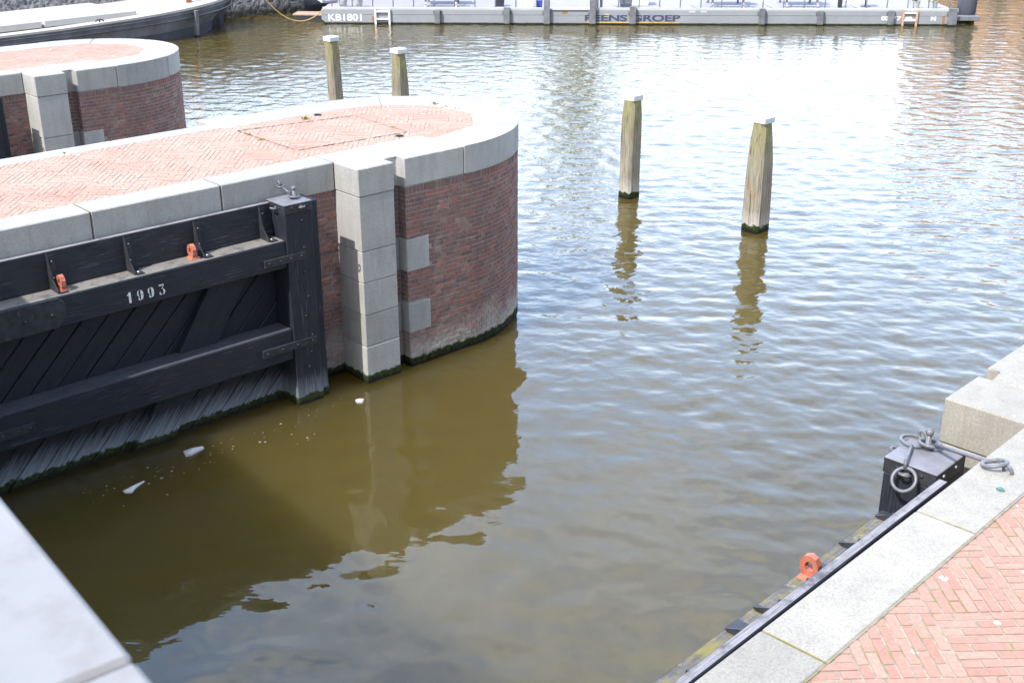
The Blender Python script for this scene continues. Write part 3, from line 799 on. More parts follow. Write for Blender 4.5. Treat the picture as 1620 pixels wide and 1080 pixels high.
# ------------------------------------------------------------------ mooring poles
def pole(x, y, h, label, w0=0.425, w1=0.325, lean=(0, 0), seed=0):
    rnd = random.Random(seed)
    t = thing('mooring_pole', label, 'mooring pole', (x, y, 0), R(90-45.5+rnd.uniform(-3, 3)), 'square timber mooring poles')
    b = MB(); n = 9; pr = None
    for k in range(n):
        f = k/(n-1); z = -1.2+(h+1.2)*f
        zz = max(0, z)/h
        w = (w0+(w1-w0)*zz**5 + 0.02*math.sin(zz*3.2+seed))/2
        ch = 0.035+0.02*zz
        ox = lean[0]*zz+0.010*math.sin(3*zz+seed); oy = lean[1]*zz
        ring = []
        for sx_, sy_ in ((1, 1), (-1, 1), (-1, -1), (1, -1)):
            pts = [(sx_*w, sy_*(w-ch)), (sx_*(w-ch), sy_*w)]
            if sx_*sy_ < 0: pts = pts[::-1]
            for p in pts: ring.append(b.bm.verts.new((p[0]+ox+rnd.uniform(-.004, .004), p[1]+oy+rnd.uniform(-.004, .004), z)))
        if pr:
            for i in range(8): b.bm.faces.new((pr[i], pr[(i+1) % 8], ring[(i+1) % 8], ring[i]))
        pr = ring
    b.bm.faces.new(pr)
    b.build('shaft', M['pole'], t)
    c = MB(); w = w1/2+0.016; ox, oy = lean[0]+0.010*math.sin(3+seed), lean[1]
    c.prism([(ox-w, oy-w), (ox+w, oy-w), (ox+w, oy+w), (ox-w, oy+w)], h-0.085, h+0.03, 0.012)
    c.build('cap', M['cap'], t)
M['cap'] = mat_plain('white_pole_cap', (0.60, 0.635, 0.66), 0.45, 0, 0.05, 10)
for i, (cx, cy, h, lab, ln) in enumerate((
    (4.525+0.20*(A1.x-N1.x), 21.242+0.20*(A1.y-N1.y), 2.11, 'square timber mooring pole standing nearest, right of the other three', (0.0, 0.0)),
    (2.378+0.19*(A1.x-N1.x), 23.498+0.19*(A1.y-N1.y), 2.06, 'square timber mooring pole out in open water, second nearest', (0, 0)),
    (-2.70, 29.05, 2.10, 'shorter-looking pole behind the round nose, right of its neighbour', (0, 0)),
    (-4.50, 30.9, 2.10, 'leftmost pole behind the pier paving, in front of the pontoon ladder', (-0.05, 0.05)))):
    pole(cx, cy, h, lab, (0.375, 0.345, 0.325, 0.325)[i], (0.278, 0.265, 0.265, 0.265)[i], lean=ln, seed=i*3+1)
# ------------------------------------------------------------------ text helper
def text_mesh(body, size, mat, parent, loc, bold=0.0, name='lettering', sx_=1.0, space=1.0):
    cu = bpy.data.curves.new('t', 'FONT'); cu.body = body; cu.size = size; cu.offset = bold; cu.extrude = 0.002; cu.space_character = space
    ob = bpy.data.objects.new('t', cu); COL.objects.link(ob)
    dg = bpy.context.evaluated_depsgraph_get(); me = bpy.data.meshes.new_from_object(ob.evaluated_get(dg))
    bpy.data.objects.remove(ob); bpy.data.curves.remove(cu)
    for v in me.vertices: v.co = (v.co.x*sx_, -v.co.z, v.co.y)
    me.name = name; me.materials.clear(); me.materials.append(mat)
    o = bpy.data.objects.new(name, me); COL.objects.link(o); o.parent = parent; o.location = loc
    return o

# ------------------------------------------------------------------ bridge the viewer stands on
M['capwood'] = mat_plain('pale_cap_board', (0.232, 0.230, 0.228), 0.6, 0, 0.07, 5, ((0.205, 0.195, 0.19), 0.50))
M['bridge_paint'] = mat_plain('bridge_green_paint', (0.10, 0.15, 0.13), 0.5, 0, 0.1, 3)
M['asphalt'] = mat_plain('bridge_deck_asphalt', (0.06, 0.06, 0.06), 0.9, 0, 0.2, 20)
def bridge():
    az = -39.0; dB = Vector((math.sin(R(az)), math.cos(R(az)), 0))
    E0 = Vector((-0.35, 0.911, 0))                      # the visible joint on the outer edge
    t = thing('bridge', 'bridge railing with a broad pale cap board, in the bottom left corner', 'bridge', E0, math.atan2(dB.y, dB.x))
    # local x runs left and away from the viewer, local y runs back over the deck
    x = -9.6
    while x < 14:
        MB().box((x+0.002, 0.0, 6.055), (x+2.398, 0.34, 6.1), 0.006).build('cap_board', M['capwood'], t); x += 2.4
    MB().box((-9.6, 0.13, 5.98), (14.3, 0.20, 6.052)).build('top_rail', M['bridge_paint'], t)
    MB().box((-9.6, 0.14, 5.30), (14.3, 0.19, 5.35)).build('bottom_rail', M['bridge_paint'], t)
    MB().box((-9.6, 0.15, 5.352), (14.3, 0.18, 5.978)).build('shadow_panel', M['bridge_paint'], t)  # unseen solid infill, added so the railing casts an unbroken shadow
    proto = None
    for k in range(16):
        if proto is None: proto = MB().box((-0.03, 0.135, 5.102), (0.03, 0.195, 5.978)).build('railing_post', M['bridge_paint'], t); o = proto
        else: o = proto.copy(); COL.objects.link(o)
        o.location = (-9.4+k*1.55, 0, 0)
    MB().box((-9.6, 0.02, 4.75), (14.3, 7.0, 5.1)).build('deck', M['asphalt'], t)
    for y in (0.35, 3.4, 6.4): MB().box((-9.6, y, 4.30), (14.3, y+0.3, 4.748)).build('girder', M['bridge_paint'], t)
bridge()

# ------------------------------------------------------------------ work pontoon
M['hull'] = mat_plain('grey_hull_paint', (0.27, 0.29, 0.32), 0.5, 0, 0.08, 1.2, ((0.33, 0.30, 0.28), 0.70), wl=0.055)
M['deckgrey'] = mat_plain('deck_paint', (0.30, 0.29, 0.32), 0.8, 0, 0.07, 1.0)
M['toe'] = mat_plain('white_toe_rail', (0.48, 0.50, 0.51), 0.5, 0, 0.08, 3)
M['steel_post'] = mat_plain('fender_post_steel', (0.16, 0.17, 0.19), 0.6, 0, 0.3, 4, ((0.26, 0.13, 0.07), 0.64), wl=0.05)
M['galv'] = mat_plain('galvanised', (0.33, 0.34, 0.37), 0.5, 0.2, 0.1, 9)
M['navy'] = mat_plain('navy_letter_paint', (0.055, 0.07, 0.12), 0.6, 0, 0.2, 12)
M['rusty'] = mat_plain('rusty_ladder', (0.52, 0.34, 0.22), 0.7, 0, 0.35, 14)
M['rust'] = mat_plain('rust_streak', (0.30, 0.16, 0.07), 0.9, 0, 0.35, 9)
M['yellow_slime'] = mat_plain('yellow_slime', (0.55, 0.36, 0.12), 0.8, 0, 0.5, 9)
M['plate_yellow'] = mat_plain('yellow_flowers', (0.66, 0.58, 0.20), 0.8, 0, 0.3, 30)
M['pot'] = mat_plain('grey_pot', (0.44, 0.46, 0.48), 0.6, 0, 0.08, 5)
M['leaf'] = mat_plain('leaf_green', (0.055, 0.085, 0.022), 0.7, 0, 0.4, 5)
M['black_plastic'] = mat_plain('black_plastic', (0.035, 0.037, 0.045), 0.5, 0, 0.2, 4)
M['blue'] = mat_plain('blue_plastic', (0.05, 0.08, 0.45), 0.4, 0, 0.2, 6)
M['grey_plastic'] = mat_plain('grey_plastic', (0.15, 0.17, 0.20), 0.5, 0, 0.1, 6)
M['table_top'] = mat_plain('pale_table', (0.58, 0.62, 0.63), 0.6, 0, 0.05, 6)
PO = Vector((-7.45, 48.2, 0)); PR = math.atan2(-0.52, 24.66)
PX = lambda px: (px-513)/40.43
def PW(x, y, z): return PO+Vector((x*math.cos(PR)-y*math.sin(PR), x*math.sin(PR)+y*math.cos(PR), z))
def pontoon():
    t = thing('work_pontoon', 'long low grey work pontoon with railing posts, moored across the top of the picture', 'pontoon', PO, PR)
    LN = 24.66; W_ = 6.5
    prof = [(0.22, -0.5), (0.22, 0.02), (0.0, 0.16), (0.0, 0.54), (LN, 0.54), (LN, -0.5)]
    b = MB(); b.hexa([(x, 0, z) for x, z in prof], [(x, W_, z) for x, z in prof], 0.01)
    h = b.build('hull', M['hull'], t)
    MB().box((0.02, -0.012, 0.365), (LN-0.02, -0.0015, 0.378)).build('weld_seam', M['galv'], h)
    for k in range(1, 20): MB().box((k*1.25, -0.007, 0.06), (k*1.25+0.014, -0.0015, 0.362)).build('weld_seam', M['galv'], h)
    MB().box((0.05, 0.05, 0.5425), (LN-0.05, W_-0.05, 0.556)).build('deck', M['deckgrey'], t)
    g0, g1 = PX(868), PX(942)
    for a, c in ((0.06, g0), (g1, LN-0.06)): MB().box((a, 0.012, 0.543), (c, 0.075, 0.635), 0.006).build('toe_rail', M['toe'], t)
    MB().box((g0+0.05, -0.05, 0.545), (g1-0.05, 0.35, 0.60), 0.006).build('boarding_step', M['toe'], t)
    # railing
    proto = None; k = 0; px = 530.0
    while px < 1500:
        if not (868 < px < 940):
            if proto is None:
                b = MB(); b.tube([(0, 0.10, 0.556), (0, 0.10, 1.60)], 0.024, 8); b.box((-0.05, 0.076, 0.5565), (0.05, 0.15, 0.60))
                proto = b.build('railing_post', M['galv'], t); o = proto
            else: o = proto.copy(); COL.objects.link(o)
            o.location = (PX(px), 0, 0)
        px += 32.25
    for z in (1.1, 1.6):
        for a, c in ((PX(530), g0), (PX(947), PX(1497))): MB().tube([(a, 0.10, z), (c, 0.10, z)], 0.022, 8).build('handrail', M['galv'], t)
    for px in (1090, 1208, 1340, 968): 
        MB().tube([(PX(px+18), 0.13, 0.57), (PX(px)-0.45, 0.13, 1.12)], 0.03, 8).build('railing_brace', M['white'], t)
    # fender posts
    for px, top, w in ((697, 0.56, .21), (806, 0.66, .24), (869, 0.95, .24), (941, 0.95, .24), (1004, 0.70, .24), (1206, 0.64, .22), (1297, 0.56, .22), (1407, 0.57, .22), (1502, 0.66, .30)):
        o = MB().box((PX(px)-w/2, -0.17, -0.5), (PX(px)+w/2, -0.014, top), 0.012).build('fender_post', M['steel_post'], t)
        MB().box((PX(px)-w/2-0.06, -0.04, 0.40), (PX(px)+w/2+0.06, -0.0145, 0.52), 0.004).build('clamp', M['steel_post'], o)
    # ladders
    for p0, p1, m in ((599, 621, 'white'), (1426, 1447, 'rusty')):
        l_ = MB().box((PX(p0)-0.035, -0.10, -0.3), (PX(p0)+0.035, -0.03, 0.60)).build('ladder', M[m], t)
        MB().box((PX(p1)-0.035, -0.10, -0.3), (PX(p1)+0.035, -0.03, 0.60)).build('stile', M[m], l_)
        for z in (0.20, 0.48): MB().box((PX(p0)+0.036, -0.09, z-0.028), (PX(p1)-0.036, -0.04, z+0.028)).build('rung', M['white'], l_)
    # lettering
    text_mesh('KB1801', 0.365, M['white'], t, (PX(523), -0.006, 0.125), 0.008, 'registration_lettering', 1.2)
    text_mesh('BEENS GROEP', 0.335, M['navy'], t, (PX(928), -0.006, 0.135), 0.012, 'name_lettering', 1.77)
    text_mesh('02 37 40', 0.20, M['white'], t, (PX(1393), -0.006, 0.20), 0.010, 'number_lettering', 1.65)
    text_mesh('N', 0.20, M['white'], t, (PX(1470), -0.006, 0.19), 0.012, 'number_lettering', 1.3)
    for (a, c, z0, z1, m) in ((929, 1078, 0.060, 0.10, 'yellow_slime'), (801, 803, 0.14, 0.50, 'rust'), (893, 902, 0.40, 0.50, 'rust'), (593, 597, 0.10, 0.30, 'rust'),
                              (1488, 1492, 0.08, 0.36, 'rust'), (1092, 1102, 0.46, 0.53, 'toe'), (1110, 1120, 0.46, 0.53, 'toe'), (960, 967, 0.30, 0.40, 'plate_yellow')):
        MB().box((PX(a), -0.0050, z0), (PX(c), -0.0018, z1)).build('hull_patch', M[m], h)
    MB().box((LN+0.002, 0.3, 0.14), (LN+1.0, 0.75, 0.30), 0.01).build('pile_bracket', M['steel_post'], t)
    MB().box((LN+0.002, 0.1, 0.02), (LN+0.06, 0.16, 0.62)).build('draught_plate', M['toe'], t)
pontoon()
def on_deck(px, y, z=0.558): return PW(PX(px), y, z)
def planter(px, y, label):
    t = thing('flower_planter', label, 'planter', on_deck(px, y), PR, 'flower planters on the pontoon')
    b = MB(); b.cyl((0, 0), 0.15, 0, 0.30, 16, 0.20); b.build('pot', M['pot'], t)
    b = MB(); r = random.Random(px)
    for k in range(70):
        a, q, h = r.random()*6.28, r.random()**.5*0.24, 0.30+r.random()*0.22
        c = Vector((q*math.cos(a), q*math.sin(a), h)); d = Vector((r.uniform(-1, 1), r.uniform(-1, 1), r.uniform(0, 1))).normalized()*0.055; e = d.orthogonal().normalized()*0.04
        b.mi = 0 if r.random() < 0.75 else 1
        b.face([c-d, c+e, c+d, c-e])
    b.build('flowers', [M['plate_yellow'], M['leaf']], t)
planter(544, 0.55, 'yellow flower planter nearest the left end of the pontoon')
planter(569, 0.55, 'yellow flower planter between the left end one and the white ladder')
planter(1450, 0.6, 'yellow flower planter on the pontoon behind the rusty ladder')
planter(1478, 0.6, 'yellow flower planter nearest the dark steel pile')
def picnic(px, y, label):
    t = thing('picnic_table', label, 'table', on_deck(px, y), PR, 'tables on the pontoon')
    MB().box((-0.9, -0.38, 0.70), (0.9, 0.38, 0.75), 0.01).build('top', M['table_top'], t)
    for sy in (-1, 1):
        MB().box((-0.9, sy*0.70-0.14, 0.42), (0.9, sy*0.70+0.14, 0.46), 0.01).build('bench', M['table_top'], t)
        for sx_ in (-1, 1): MB().hexa([(sx_*0.6-0.04, sy*0.78-0.03, 0), (sx_*0.6+0.04, sy*0.78-0.03, 0), (sx_*0.6+0.04, sy*0.78+0.03, 0), (sx_*0.6-0.04, sy*0.78+0.03, 0)],
            [(sx_*0.6-0.04, sy*0.30-0.03, 0.698), (sx_*0.6+0.04, sy*0.30-0.03, 0.698), (sx_*0.6+0.04, sy*0.30+0.03, 0.698), (sx_*0.6-0.04, sy*0.30+0.03, 0.698)]).build('leg', M['galv'], t)
picnic(700, 1.45, 'pale table with grey legs on the pontoon right of the white ladder')
picnic(1157, 1.45, 'pale table on the pontoon deck above the end of the dark lettering')
picnic(1275, 1.55, 'pale table on the pontoon deck left of the white pedestal table')
t = thing('pedestal_table', 'white-topped pedestal table on the pontoon deck near its right end', 'table', on_deck(1379, 1.2), PR)
MB().box((-0.3, -0.3, 0.42), (0.3, 0.3, 0.46), 0.01).build('top', M['white'], t); MB().cyl((0, 0), 0.04, 0.021, 0.418, 12).build('pedestal', M['black_plastic'], t); MB().cyl((0, 0), 0.2, 0, 0.02, 16).build('foot', M['black_plastic'], t)
def bin_(px, y, label, name, cat, m, w, h, lid=None):
    t = thing(name, label, cat, on_deck(px, y), PR)
    MB().hexa([(-w*.42, -w*.36, 0), (w*.42, -w*.36, 0), (w*.42, w*.36, 0), (-w*.42, w*.36, 0)], [(-w*.5, -w*.42, h), (w*.5, -w*.42, h), (w*.5, w*.42, h), (-w*.5, w*.42, h)], 0.015).build('body', m, t)
    MB().box((-w*.53, -w*.45, h+0.002), (w*.53, w*.45, h+0.04), 0.01).build('lid' if lid else 'rim', lid or m, t)
bin_(794, 1.0, 'black box standing on the middle of the pontoon deck', 'storage_box', 'box', M['black_plastic'], 0.38, 0.36)
bin_(837, 0.40, 'white tub at the pontoon edge beside the blue can', 'plastic_tub', 'tub', M['white'], 0.62, 0.42)
bin_(857, 0.50, 'blue can beside the white tub on the pontoon', 'plastic_can', 'can', M['blue'], 0.26, 0.30, M['toe'])
bin_(994, 0.55, 'grey bin on the pontoon above the dark lettering', 'waste_bin', 'bin', M['grey_plastic'], 0.50, 0.40)
bin_(1016, 1.6, 'white chest on the pontoon beside the grey bin', 'white_chest', 'chest', M['white'], 0.95, 0.45)
bin_(1335, 0.9, 'narrow dark stand on the pontoon left of the pedestal table', 'dark_stand', 'stand', M['black_plastic'], 0.18, 0.7)
t = thing('bollard', 'dark double bollard on the pontoon above the first dark letters', 'bollard', on_deck(951, 0.30), PR)
for sx_ in (-1, 1): MB().cyl((sx_*0.09, 0), 0.055, 0.021, 0.38, 14).build('bitt', M['steel_post'], t)
MB().box((-0.22, -0.1, 0), (0.22, 0.1, 0.02)).build('base_plate', M['steel_post'], t)
t = thing('steel_pile', 'thick dark steel pile at the right end of the pontoon', 'pile', (17.95, 48.9, 0), 0)
MB().tube([(0, 0, -1), (0.10, 0.0, 2.6)], 0.36, 24).build('tube', M['pile'] if 'pile' in M else mat_plain('dark_pile_steel', (0.075, 0.085, 0.11), 0.6, 0, 0.2, 2, wl=0.08), t)

# ------------------------------------------------------------------ barge, quay and the far street
M['barge'] = mat_plain('barge_side', (0.15, 0.15, 0.17), 0.6, 0, 0.35, 1.6, ((0.25, 0.19, 0.14), 0.60), wl=0.05)
M['barge_dark'] = mat_plain('barge_lower_side', (0.055, 0.06, 0.075), 0.55, 0, 0.3, 2)
M['barge_top'] = mat_plain('barge_deck', (0.46, 0.445, 0.42), 0.8, 0, 0.08, 1.2)
M['copper'] = mat_plain('varnished_mast', (0.36, 0.15, 0.06), 0.5, 0, 0.2, 6)
M['rope'] = mat_plain('yellow_rope', (0.52, 0.36, 0.13), 0.9, 0, 0.2, 60)
M['rope_pale'] = mat_plain('pale_rope', (0.50, 0.46, 0.36), 0.9, 0, 0.2, 60)
BA, BN = frame(42.0); BO = Vector((-9.75, 46.65, 0))
def barge():
    t = thing('barge', 'long low grey barge with pale deck, moored along the rubble quay at top left', 'barge', BO, R(90-42.0))
    # stations: x from bow (0) back; y=0 near side, local y grows toward the quay
    st = []
    yc, hw = 2.35, 2.35
    for x in list(np.linspace(-27, -5, 9))+list(np.linspace(-4.4, 0.55, 12)):
        f = max(0, (x+5)/5.6); w = hw*math.sqrt(max(0.0, 1-f**2.6)) if f < 1 else 0.02; w = max(w, 0.03)
        f2 = max(0, (x+5)/4.6); w2 = (hw-0.16)*math.sqrt(max(0.0, 1-min(1, f2)**2.4)); w2 = max(w2, 0.02)
        zt = 0.80+0.42*max(0, (x+9)/9.5)**2
        st.append((x, w, w2, zt))
    def strip(b, pa, pb, mi=0, sides=(-1, 1)):
        for s in sides:
            pr = None
            for (x, w, w2, zt) in st:
                A = pa(x, w, w2, zt, s); B_ = pb(x, w, w2, zt, s)
                if pr: 
                    f = b.face([pr[0], A, B_, pr[1]] if s > 0 else [pr[1], B_, A, pr[0]]); f.material_index = mi
                pr = (A, B_)
    mid = lambda w, w2, k: w2+(w-w2)*k
    P = lambda k, dz, o=0.0: (lambda x, w, w2, zt, s: (x-(1-k)*0.42*max(0, (x+5)/5.6), yc+s*(mid(w, w2, k)+o), -0.4+(zt+0.4)*dz))
    b = MB(); strip(b, P(0.0, 0.0), P(0.25, 0.52)); b.build('lower_side', M['barge_dark'], t)
    b = MB(); strip(b, P(0.25, 0.52), P(0.8, 0.80)); strip(b, P(0.8, 0.80), P(1.0, 1.0)); 
    hull = b.build('upper_side', M['barge'], t)
    for dz in (0.78, 0.90):
        for sd2 in (-1, 1):
            b = MB(); strip(b, P(0.85, dz, 0.02), P(0.9, dz+0.025, 0.055), 0, (sd2,)); strip(b, P(0.9, dz+0.025, 0.055), P(0.92, dz+0.045, 0.02), 0, (sd2,)); b.build('rubbing_strake', M['barge'], hull)
    b = MB(); strip(b, P(1.0, 1.0, 0.03), P(1.0, 1.06, 0.03)); strip(b, P(1.0, 1.06, 0.03), P(1.0, 1.06, -0.16)); b.build('gunwale', M['barge_top'], t)
    b = MB(); pr = None
    for (x, w, w2, zt) in st:
        ww = max(0.01, w-0.14); z = zt+0.03; q = ((x, yc-ww, z), (x, yc+ww, z))
        if pr: b.face([pr[0], q[0], q[1], pr[1]])
        pr = q
    b.build('deck', M['barge_top'], t)
    for k in range(6):
        MB().box((-26+k*3.6, 0.75, 0.86), (-26+k*3.6+3.5, 3.95, 1.08), 0.02).build('hatch_cover', M['barge_top'], t)
    for x in (-6.3, -13.2, -20): 
        b = MB(); b.tube([(x-0.16, 0.18, 0.93), (x-0.1, 0.18, 0.99), (x+0.1, 0.18, 0.99), (x+0.16, 0.18, 0.93)], 0.025, 8); b.tube([(x, 0.18, 0.86), (x, 0.18, 0.98)], 0.03, 8); b.build('cleat', M['black_plastic'], t)
    MB().hexa([(-2.52, 0.16, -0.3), (-2.40, 0.16, -0.3), (-2.40, 0.34, -0.3), (-2.52, 0.34, -0.3)], [(-2.58, -0.02, 0.95), (-2.44, -0.02, 0.95), (-2.44, 0.10, 0.95), (-2.58, 0.10, 0.95)], 0.01).build('fender_timber', M['steel_post'], t)
    MB().tube([(-1.9, 1.35, 0.86), (-1.95, 1.4, 3.2)], [0.11, 0.09], 16).build('mast', M['copper'], t)
    pts = [(-0.2+0.12*math.sin(k*0.5), 1.55-0.04*k*0+0.10*math.cos(k*0.5), 1.27-k*0.045) for k in range(16)]
    MB().tube([(-0.9, 1.9, 1.27), (-0.3, 1.75, 1.32)]+[(0.10+0.02*math.sin(k), 1.55, 1.20-k*0.10) for k in range(8)], 0.022, 6).build('bow_rope', M['rope_pale'], t)
    MB().box((-1.35, 1.9, 1.16), (-0.75, 2.5, 1.26), 0.02).build('fore_hatch', M['pot'], t)
barge()
def mat_rubble():
    N = NB('basalt_rubble')
    d = N.n('ShaderNodeTexVoronoi', feature='DISTANCE_TO_EDGE'); d.inputs['Scale'].default_value = 3.6
    wob = N.n('ShaderNodeMixRGB'); wob.inputs[0].default_value = 0.08; N.l(N.pos, wob.inputs[1])
    nz_ = N.n('ShaderNodeTexNoise'); nz_.inputs['Scale'].default_value = 5; N.l(N.pos, nz_.inputs['Vector']); N.l(nz_.outputs[1], wob.inputs[2])
    N.l(wob.outputs[0], d.inputs['Vector']); dist = d.outputs['Distance']
    c = N.ramp(dist, [(0.02, (0.19, 0.19, 0.20)), (0.09, (0.060, 0.064, 0.075)), (0.3, (0.11, 0.115, 0.13))])
    c = N.mix(N.ramp(N.noise(N.pos, 6, 6, 0.7), [(0.42, 0.0), (0.62, 0.8)]), c, (0.34, 0.34, 0.36))
    c = N.mix(N.rng(N.math('ADD', N.z(), N.math('MULTIPLY', N.noise(N.pos, 3, 4), -0.3)), 0.25, -0.02), c, (0.05, 0.05, 0.045))
    N.bump(dist, 0.8, 0.15)
    return N.done(c, 0.85, spec=0.2)
M['rubble'] = mat_rubble()
QA, QN = frame(50.0); QO = Vector((-9.94, 51.07, 0))
qw = thing('rubble_quay_wall', 'dark basalt rubble quay wall behind the moored barge at top left', 'quay wall', QO, R(90-50.0))
b = MB(); b.hexa([(-70, 0, -0.5), (60, 0, -0.5), (60, 1.2, -0.5), (-70, 1.2, -0.5)], [(-70, 0.35, 3.2), (60, 0.35, 3.2), (60, 1.2, 3.2), (-70, 1.2, 3.2)]); b.build('wall_face', M['rubble'], qw)
MB().box((-70, 0.25, 3.202), (60, 1.0, 3.42), 0.02).build('coping', M['granite'], qw)
def QW(x, y, z): return QO+QA*x-QN*y+Vector((0, 0, z))
b = MB(); b.face([QW(-90, 0.9, 3.3), QW(140, 0.9, 3.3), QW(140, 120, 3.3), QW(-90, 120, 3.3)]); fs_ = b.build('far_street', M['asphalt']); tag(fs_, kind='structure')
b = MB(); b.box((30, 78, -0.5), (160, 200, 2.6)); fb = b.build('far_bank', M['asphalt']); tag(fb, kind='structure')
pp = thing('drain_pipe', 'pale drain pipe with a dark mouth on the rubble wall, top left corner', 'pipe', QW(-17.0, 0, 0), R(90-50.0))
MB().tube([(0.05, 0.5, 2.6), (0.03, 0.05, 2.2), (0.0, -0.12, 1.55)], [0.26, 0.26, 0.26], 18, cap=False).build('tube', M['pot'], pp)
MB().tube([(0.0, -0.10, 1.62), (0.0, -0.13, 1.545)], 0.235, 18).build('mouth', M['dark'], pp)
gw = thing('gangway', 'white gangway leading from the rubble quay onto the pontoon', 'gangway', (-7.3, 49.9, 0), R(137))
MB().hexa([(0, -0.4, 0.60), (0, 0.4, 0.60), (4.2, 0.4, 2.0), (4.2, -0.4, 2.0)], [(0, -0.4, 0.68), (0, 0.4, 0.68), (4.2, 0.4, 2.08), (4.2, -0.4, 2.08)]).build('walkway', M['galv'], gw)
for sy in (-0.43, 0.43):
    MB().hexa([(0, sy-0.03, 0.62), (4.2, sy-0.03, 2.02), (4.2, sy+0.03, 2.02), (0, sy+0.03, 0.62)], [(0, sy-0.03, 0.86), (4.2, sy-0.03, 2.26), (4.2, sy+0.03, 2.26), (0, sy+0.03, 0.86)]).build('side_rail', M['white'], gw)
a_, c_ = Vector((-9.5, 47.2, 1.20)), Vector((-7.3, 48.5, 0.62))
MB_pts = [a_+(c_-a_)*(k/20)-Vector((0, 0, 0.75*4*(k/20)*(1-k/20))) for k in range(21)]
b = MB(); b.tube(MB_pts, 0.02, 8); tag(b.build('mooring_rope', M['rope']), 'slack yellow rope hanging between the barge bow and the pontoon', 'rope')
tf = thing('timber_float', 'small float of pinkish planks at the left end of the pontoon', 'float', (-8.3, 49.6, 0), R(-4))
MB().box((-0.35, -0.3, -0.1), (0.75, 0.5, 0.16)).build('drum', M['black_plastic'], tf)
for k in range(3): MB().box((-0.45, -0.32+k*0.29, 0.162), (0.85, -0.06+k*0.29, 0.22), 0.01).build('plank', M['plank'] if 'plank' in M else M.setdefault('plank', mat_plain('pinkish_plank', (0.42, 0.30, 0.24), 0.8, 0, 0.2, 5)), tf)

def house(x, y, rz, w, h, wall, label, grp, z0=3.3):
    t = thing('canal_house', label, 'house', (x, y, z0), rz, grp)
    d = 9.0
    MB().hexa([(-w/2, 0, 0), (w/2, 0, 0), (w/2, 0, h), (w*0.18, 0, h+2.6), (-w*0.18, 0, h+2.6), (-w/2, 0, h)],
              [(-w/2, d, 0), (w/2, d, 0), (w/2, d, h), (w*0.18, d, h+2.6), (-w*0.18, d, h+2.6), (-w/2, d, h)]).build('wall', wall, t)
    MB().box((-w*0.2, -0.1, h+2.602), (w*0.2, 0.4, h+2.95)).build('cornice', M['white'], t)
    fr = pn = None
    for fl in range(int((h-1)//3.1)):
        for k in range(3):
            loc = (-w/2+w*(k+0.5)/3, -0.06, 1.0+fl*3.1)
            if fr is None:
                b = MB()
                for a, c in (((-0.62, 0, 0), (0.62, 0.055, 0.09)), ((-0.62, 0, 1.91), (0.62, 0.055, 2.0)), ((-0.62, 0, 0.092), (-0.53, 0.055, 1.908)), ((0.53, 0, 0.092), (0.62, 0.055, 1.908)), ((-0.528, 0.01, 0.98), (0.528, 0.05, 1.04))): b.box(a, c)
                fr = b.build('window', M['white'], t, loc)
                pn = MB().box((-0.53, 0.03, 0.09), (0.53, 0.058, 1.91)).build('pane', M['window_glass'], fr)
            else:
                f = fr.copy(); COL.objects.link(f); f.location = loc; f.parent = t
                p = pn.copy(); COL.objects.link(p); p.parent = f
M['window_glass'] = mat_plain('window_glass', (0.03, 0.035, 0.04), 0.08, 0, 0.1, 1)
M['brown_brick'] = mat_plain('brown_house_brick', (0.13, 0.085, 0.05), 0.9, 0, 0.2, 0.5)
M['orange_brick'] = mat_plain('orange_house_brick', (0.66, 0.41, 0.30), 0.9, 0, 0.12, 0.5)
for k in range(4):
    p = QW(-40+k*6.9, 9.0, 0); house(p.x, p.y, R(90-50.0), 6.7, 9.5+1.2*math.sin(k*2.3), M['brown_brick'], 'dark brown gabled house on the street behind the rubble quay', 'houses behind the rubble quay')
for k in range(7):
    f = R(20.0+k*4.4); dd = 100
    house(dd*math.sin(f), dd*math.cos(f), -f, 7.9, 9.5+1.5*math.sin(k*1.9), M['orange_brick'], 'orange brick gabled house across the water beyond the steel pile', 'houses across the open water', 2.6)
def tree(x, y, h, seed, label):
    r = random.Random(seed); t = thing('street_tree', label, 'tree', (x, y, 3.3), 0, None)
    b = MB(); b.tube([(0, 0, 0), (0.1, 0, h*0.3), (0, 0.1, h*0.62)], [0.24, 0.18, 0.08], 10)
    cl = []
    for k in range(9):
        a = r.random()*6.28; q = r.uniform(0.8, 2.3); e = Vector((q*math.cos(a), q*math.sin(a), h*r.uniform(0.5, 0.95))); cl.append(e)
        b.tube([(0.05, 0.05, h*r.uniform(0.28, 0.5)), tuple(e)], [0.09, 0.02], 6)
    b.build('trunk', M['bark'], t)
    b = MB()
    for k in range(3800):
        c = r.choice(cl)+Vector((r.gauss(0, 0.75), r.gauss(0, 0.75), r.gauss(0, 0.65)))
        d = Vector((r.uniform(-1, 1), r.uniform(-1, 1), r.uniform(-1, 1))).normalized()*0.15; e = d.orthogonal().normalized()*0.09
        b.face([c-d, c+e, c+d, c-e])
    b.build('crown', M['leaf_pale'], t, recalc=False)
M['bark'] = mat_plain('bark', (0.07, 0.055, 0.04), 0.9, 0, 0.3, 8); M['leaf_pale'] = mat_plain('spring_leaf', (0.17, 0.21, 0.035), 0.7, 0, 0.3, 1)
tree(4.2, 74, 8.5, 5, 'pale green tree on the far street behind the pontoon middle')

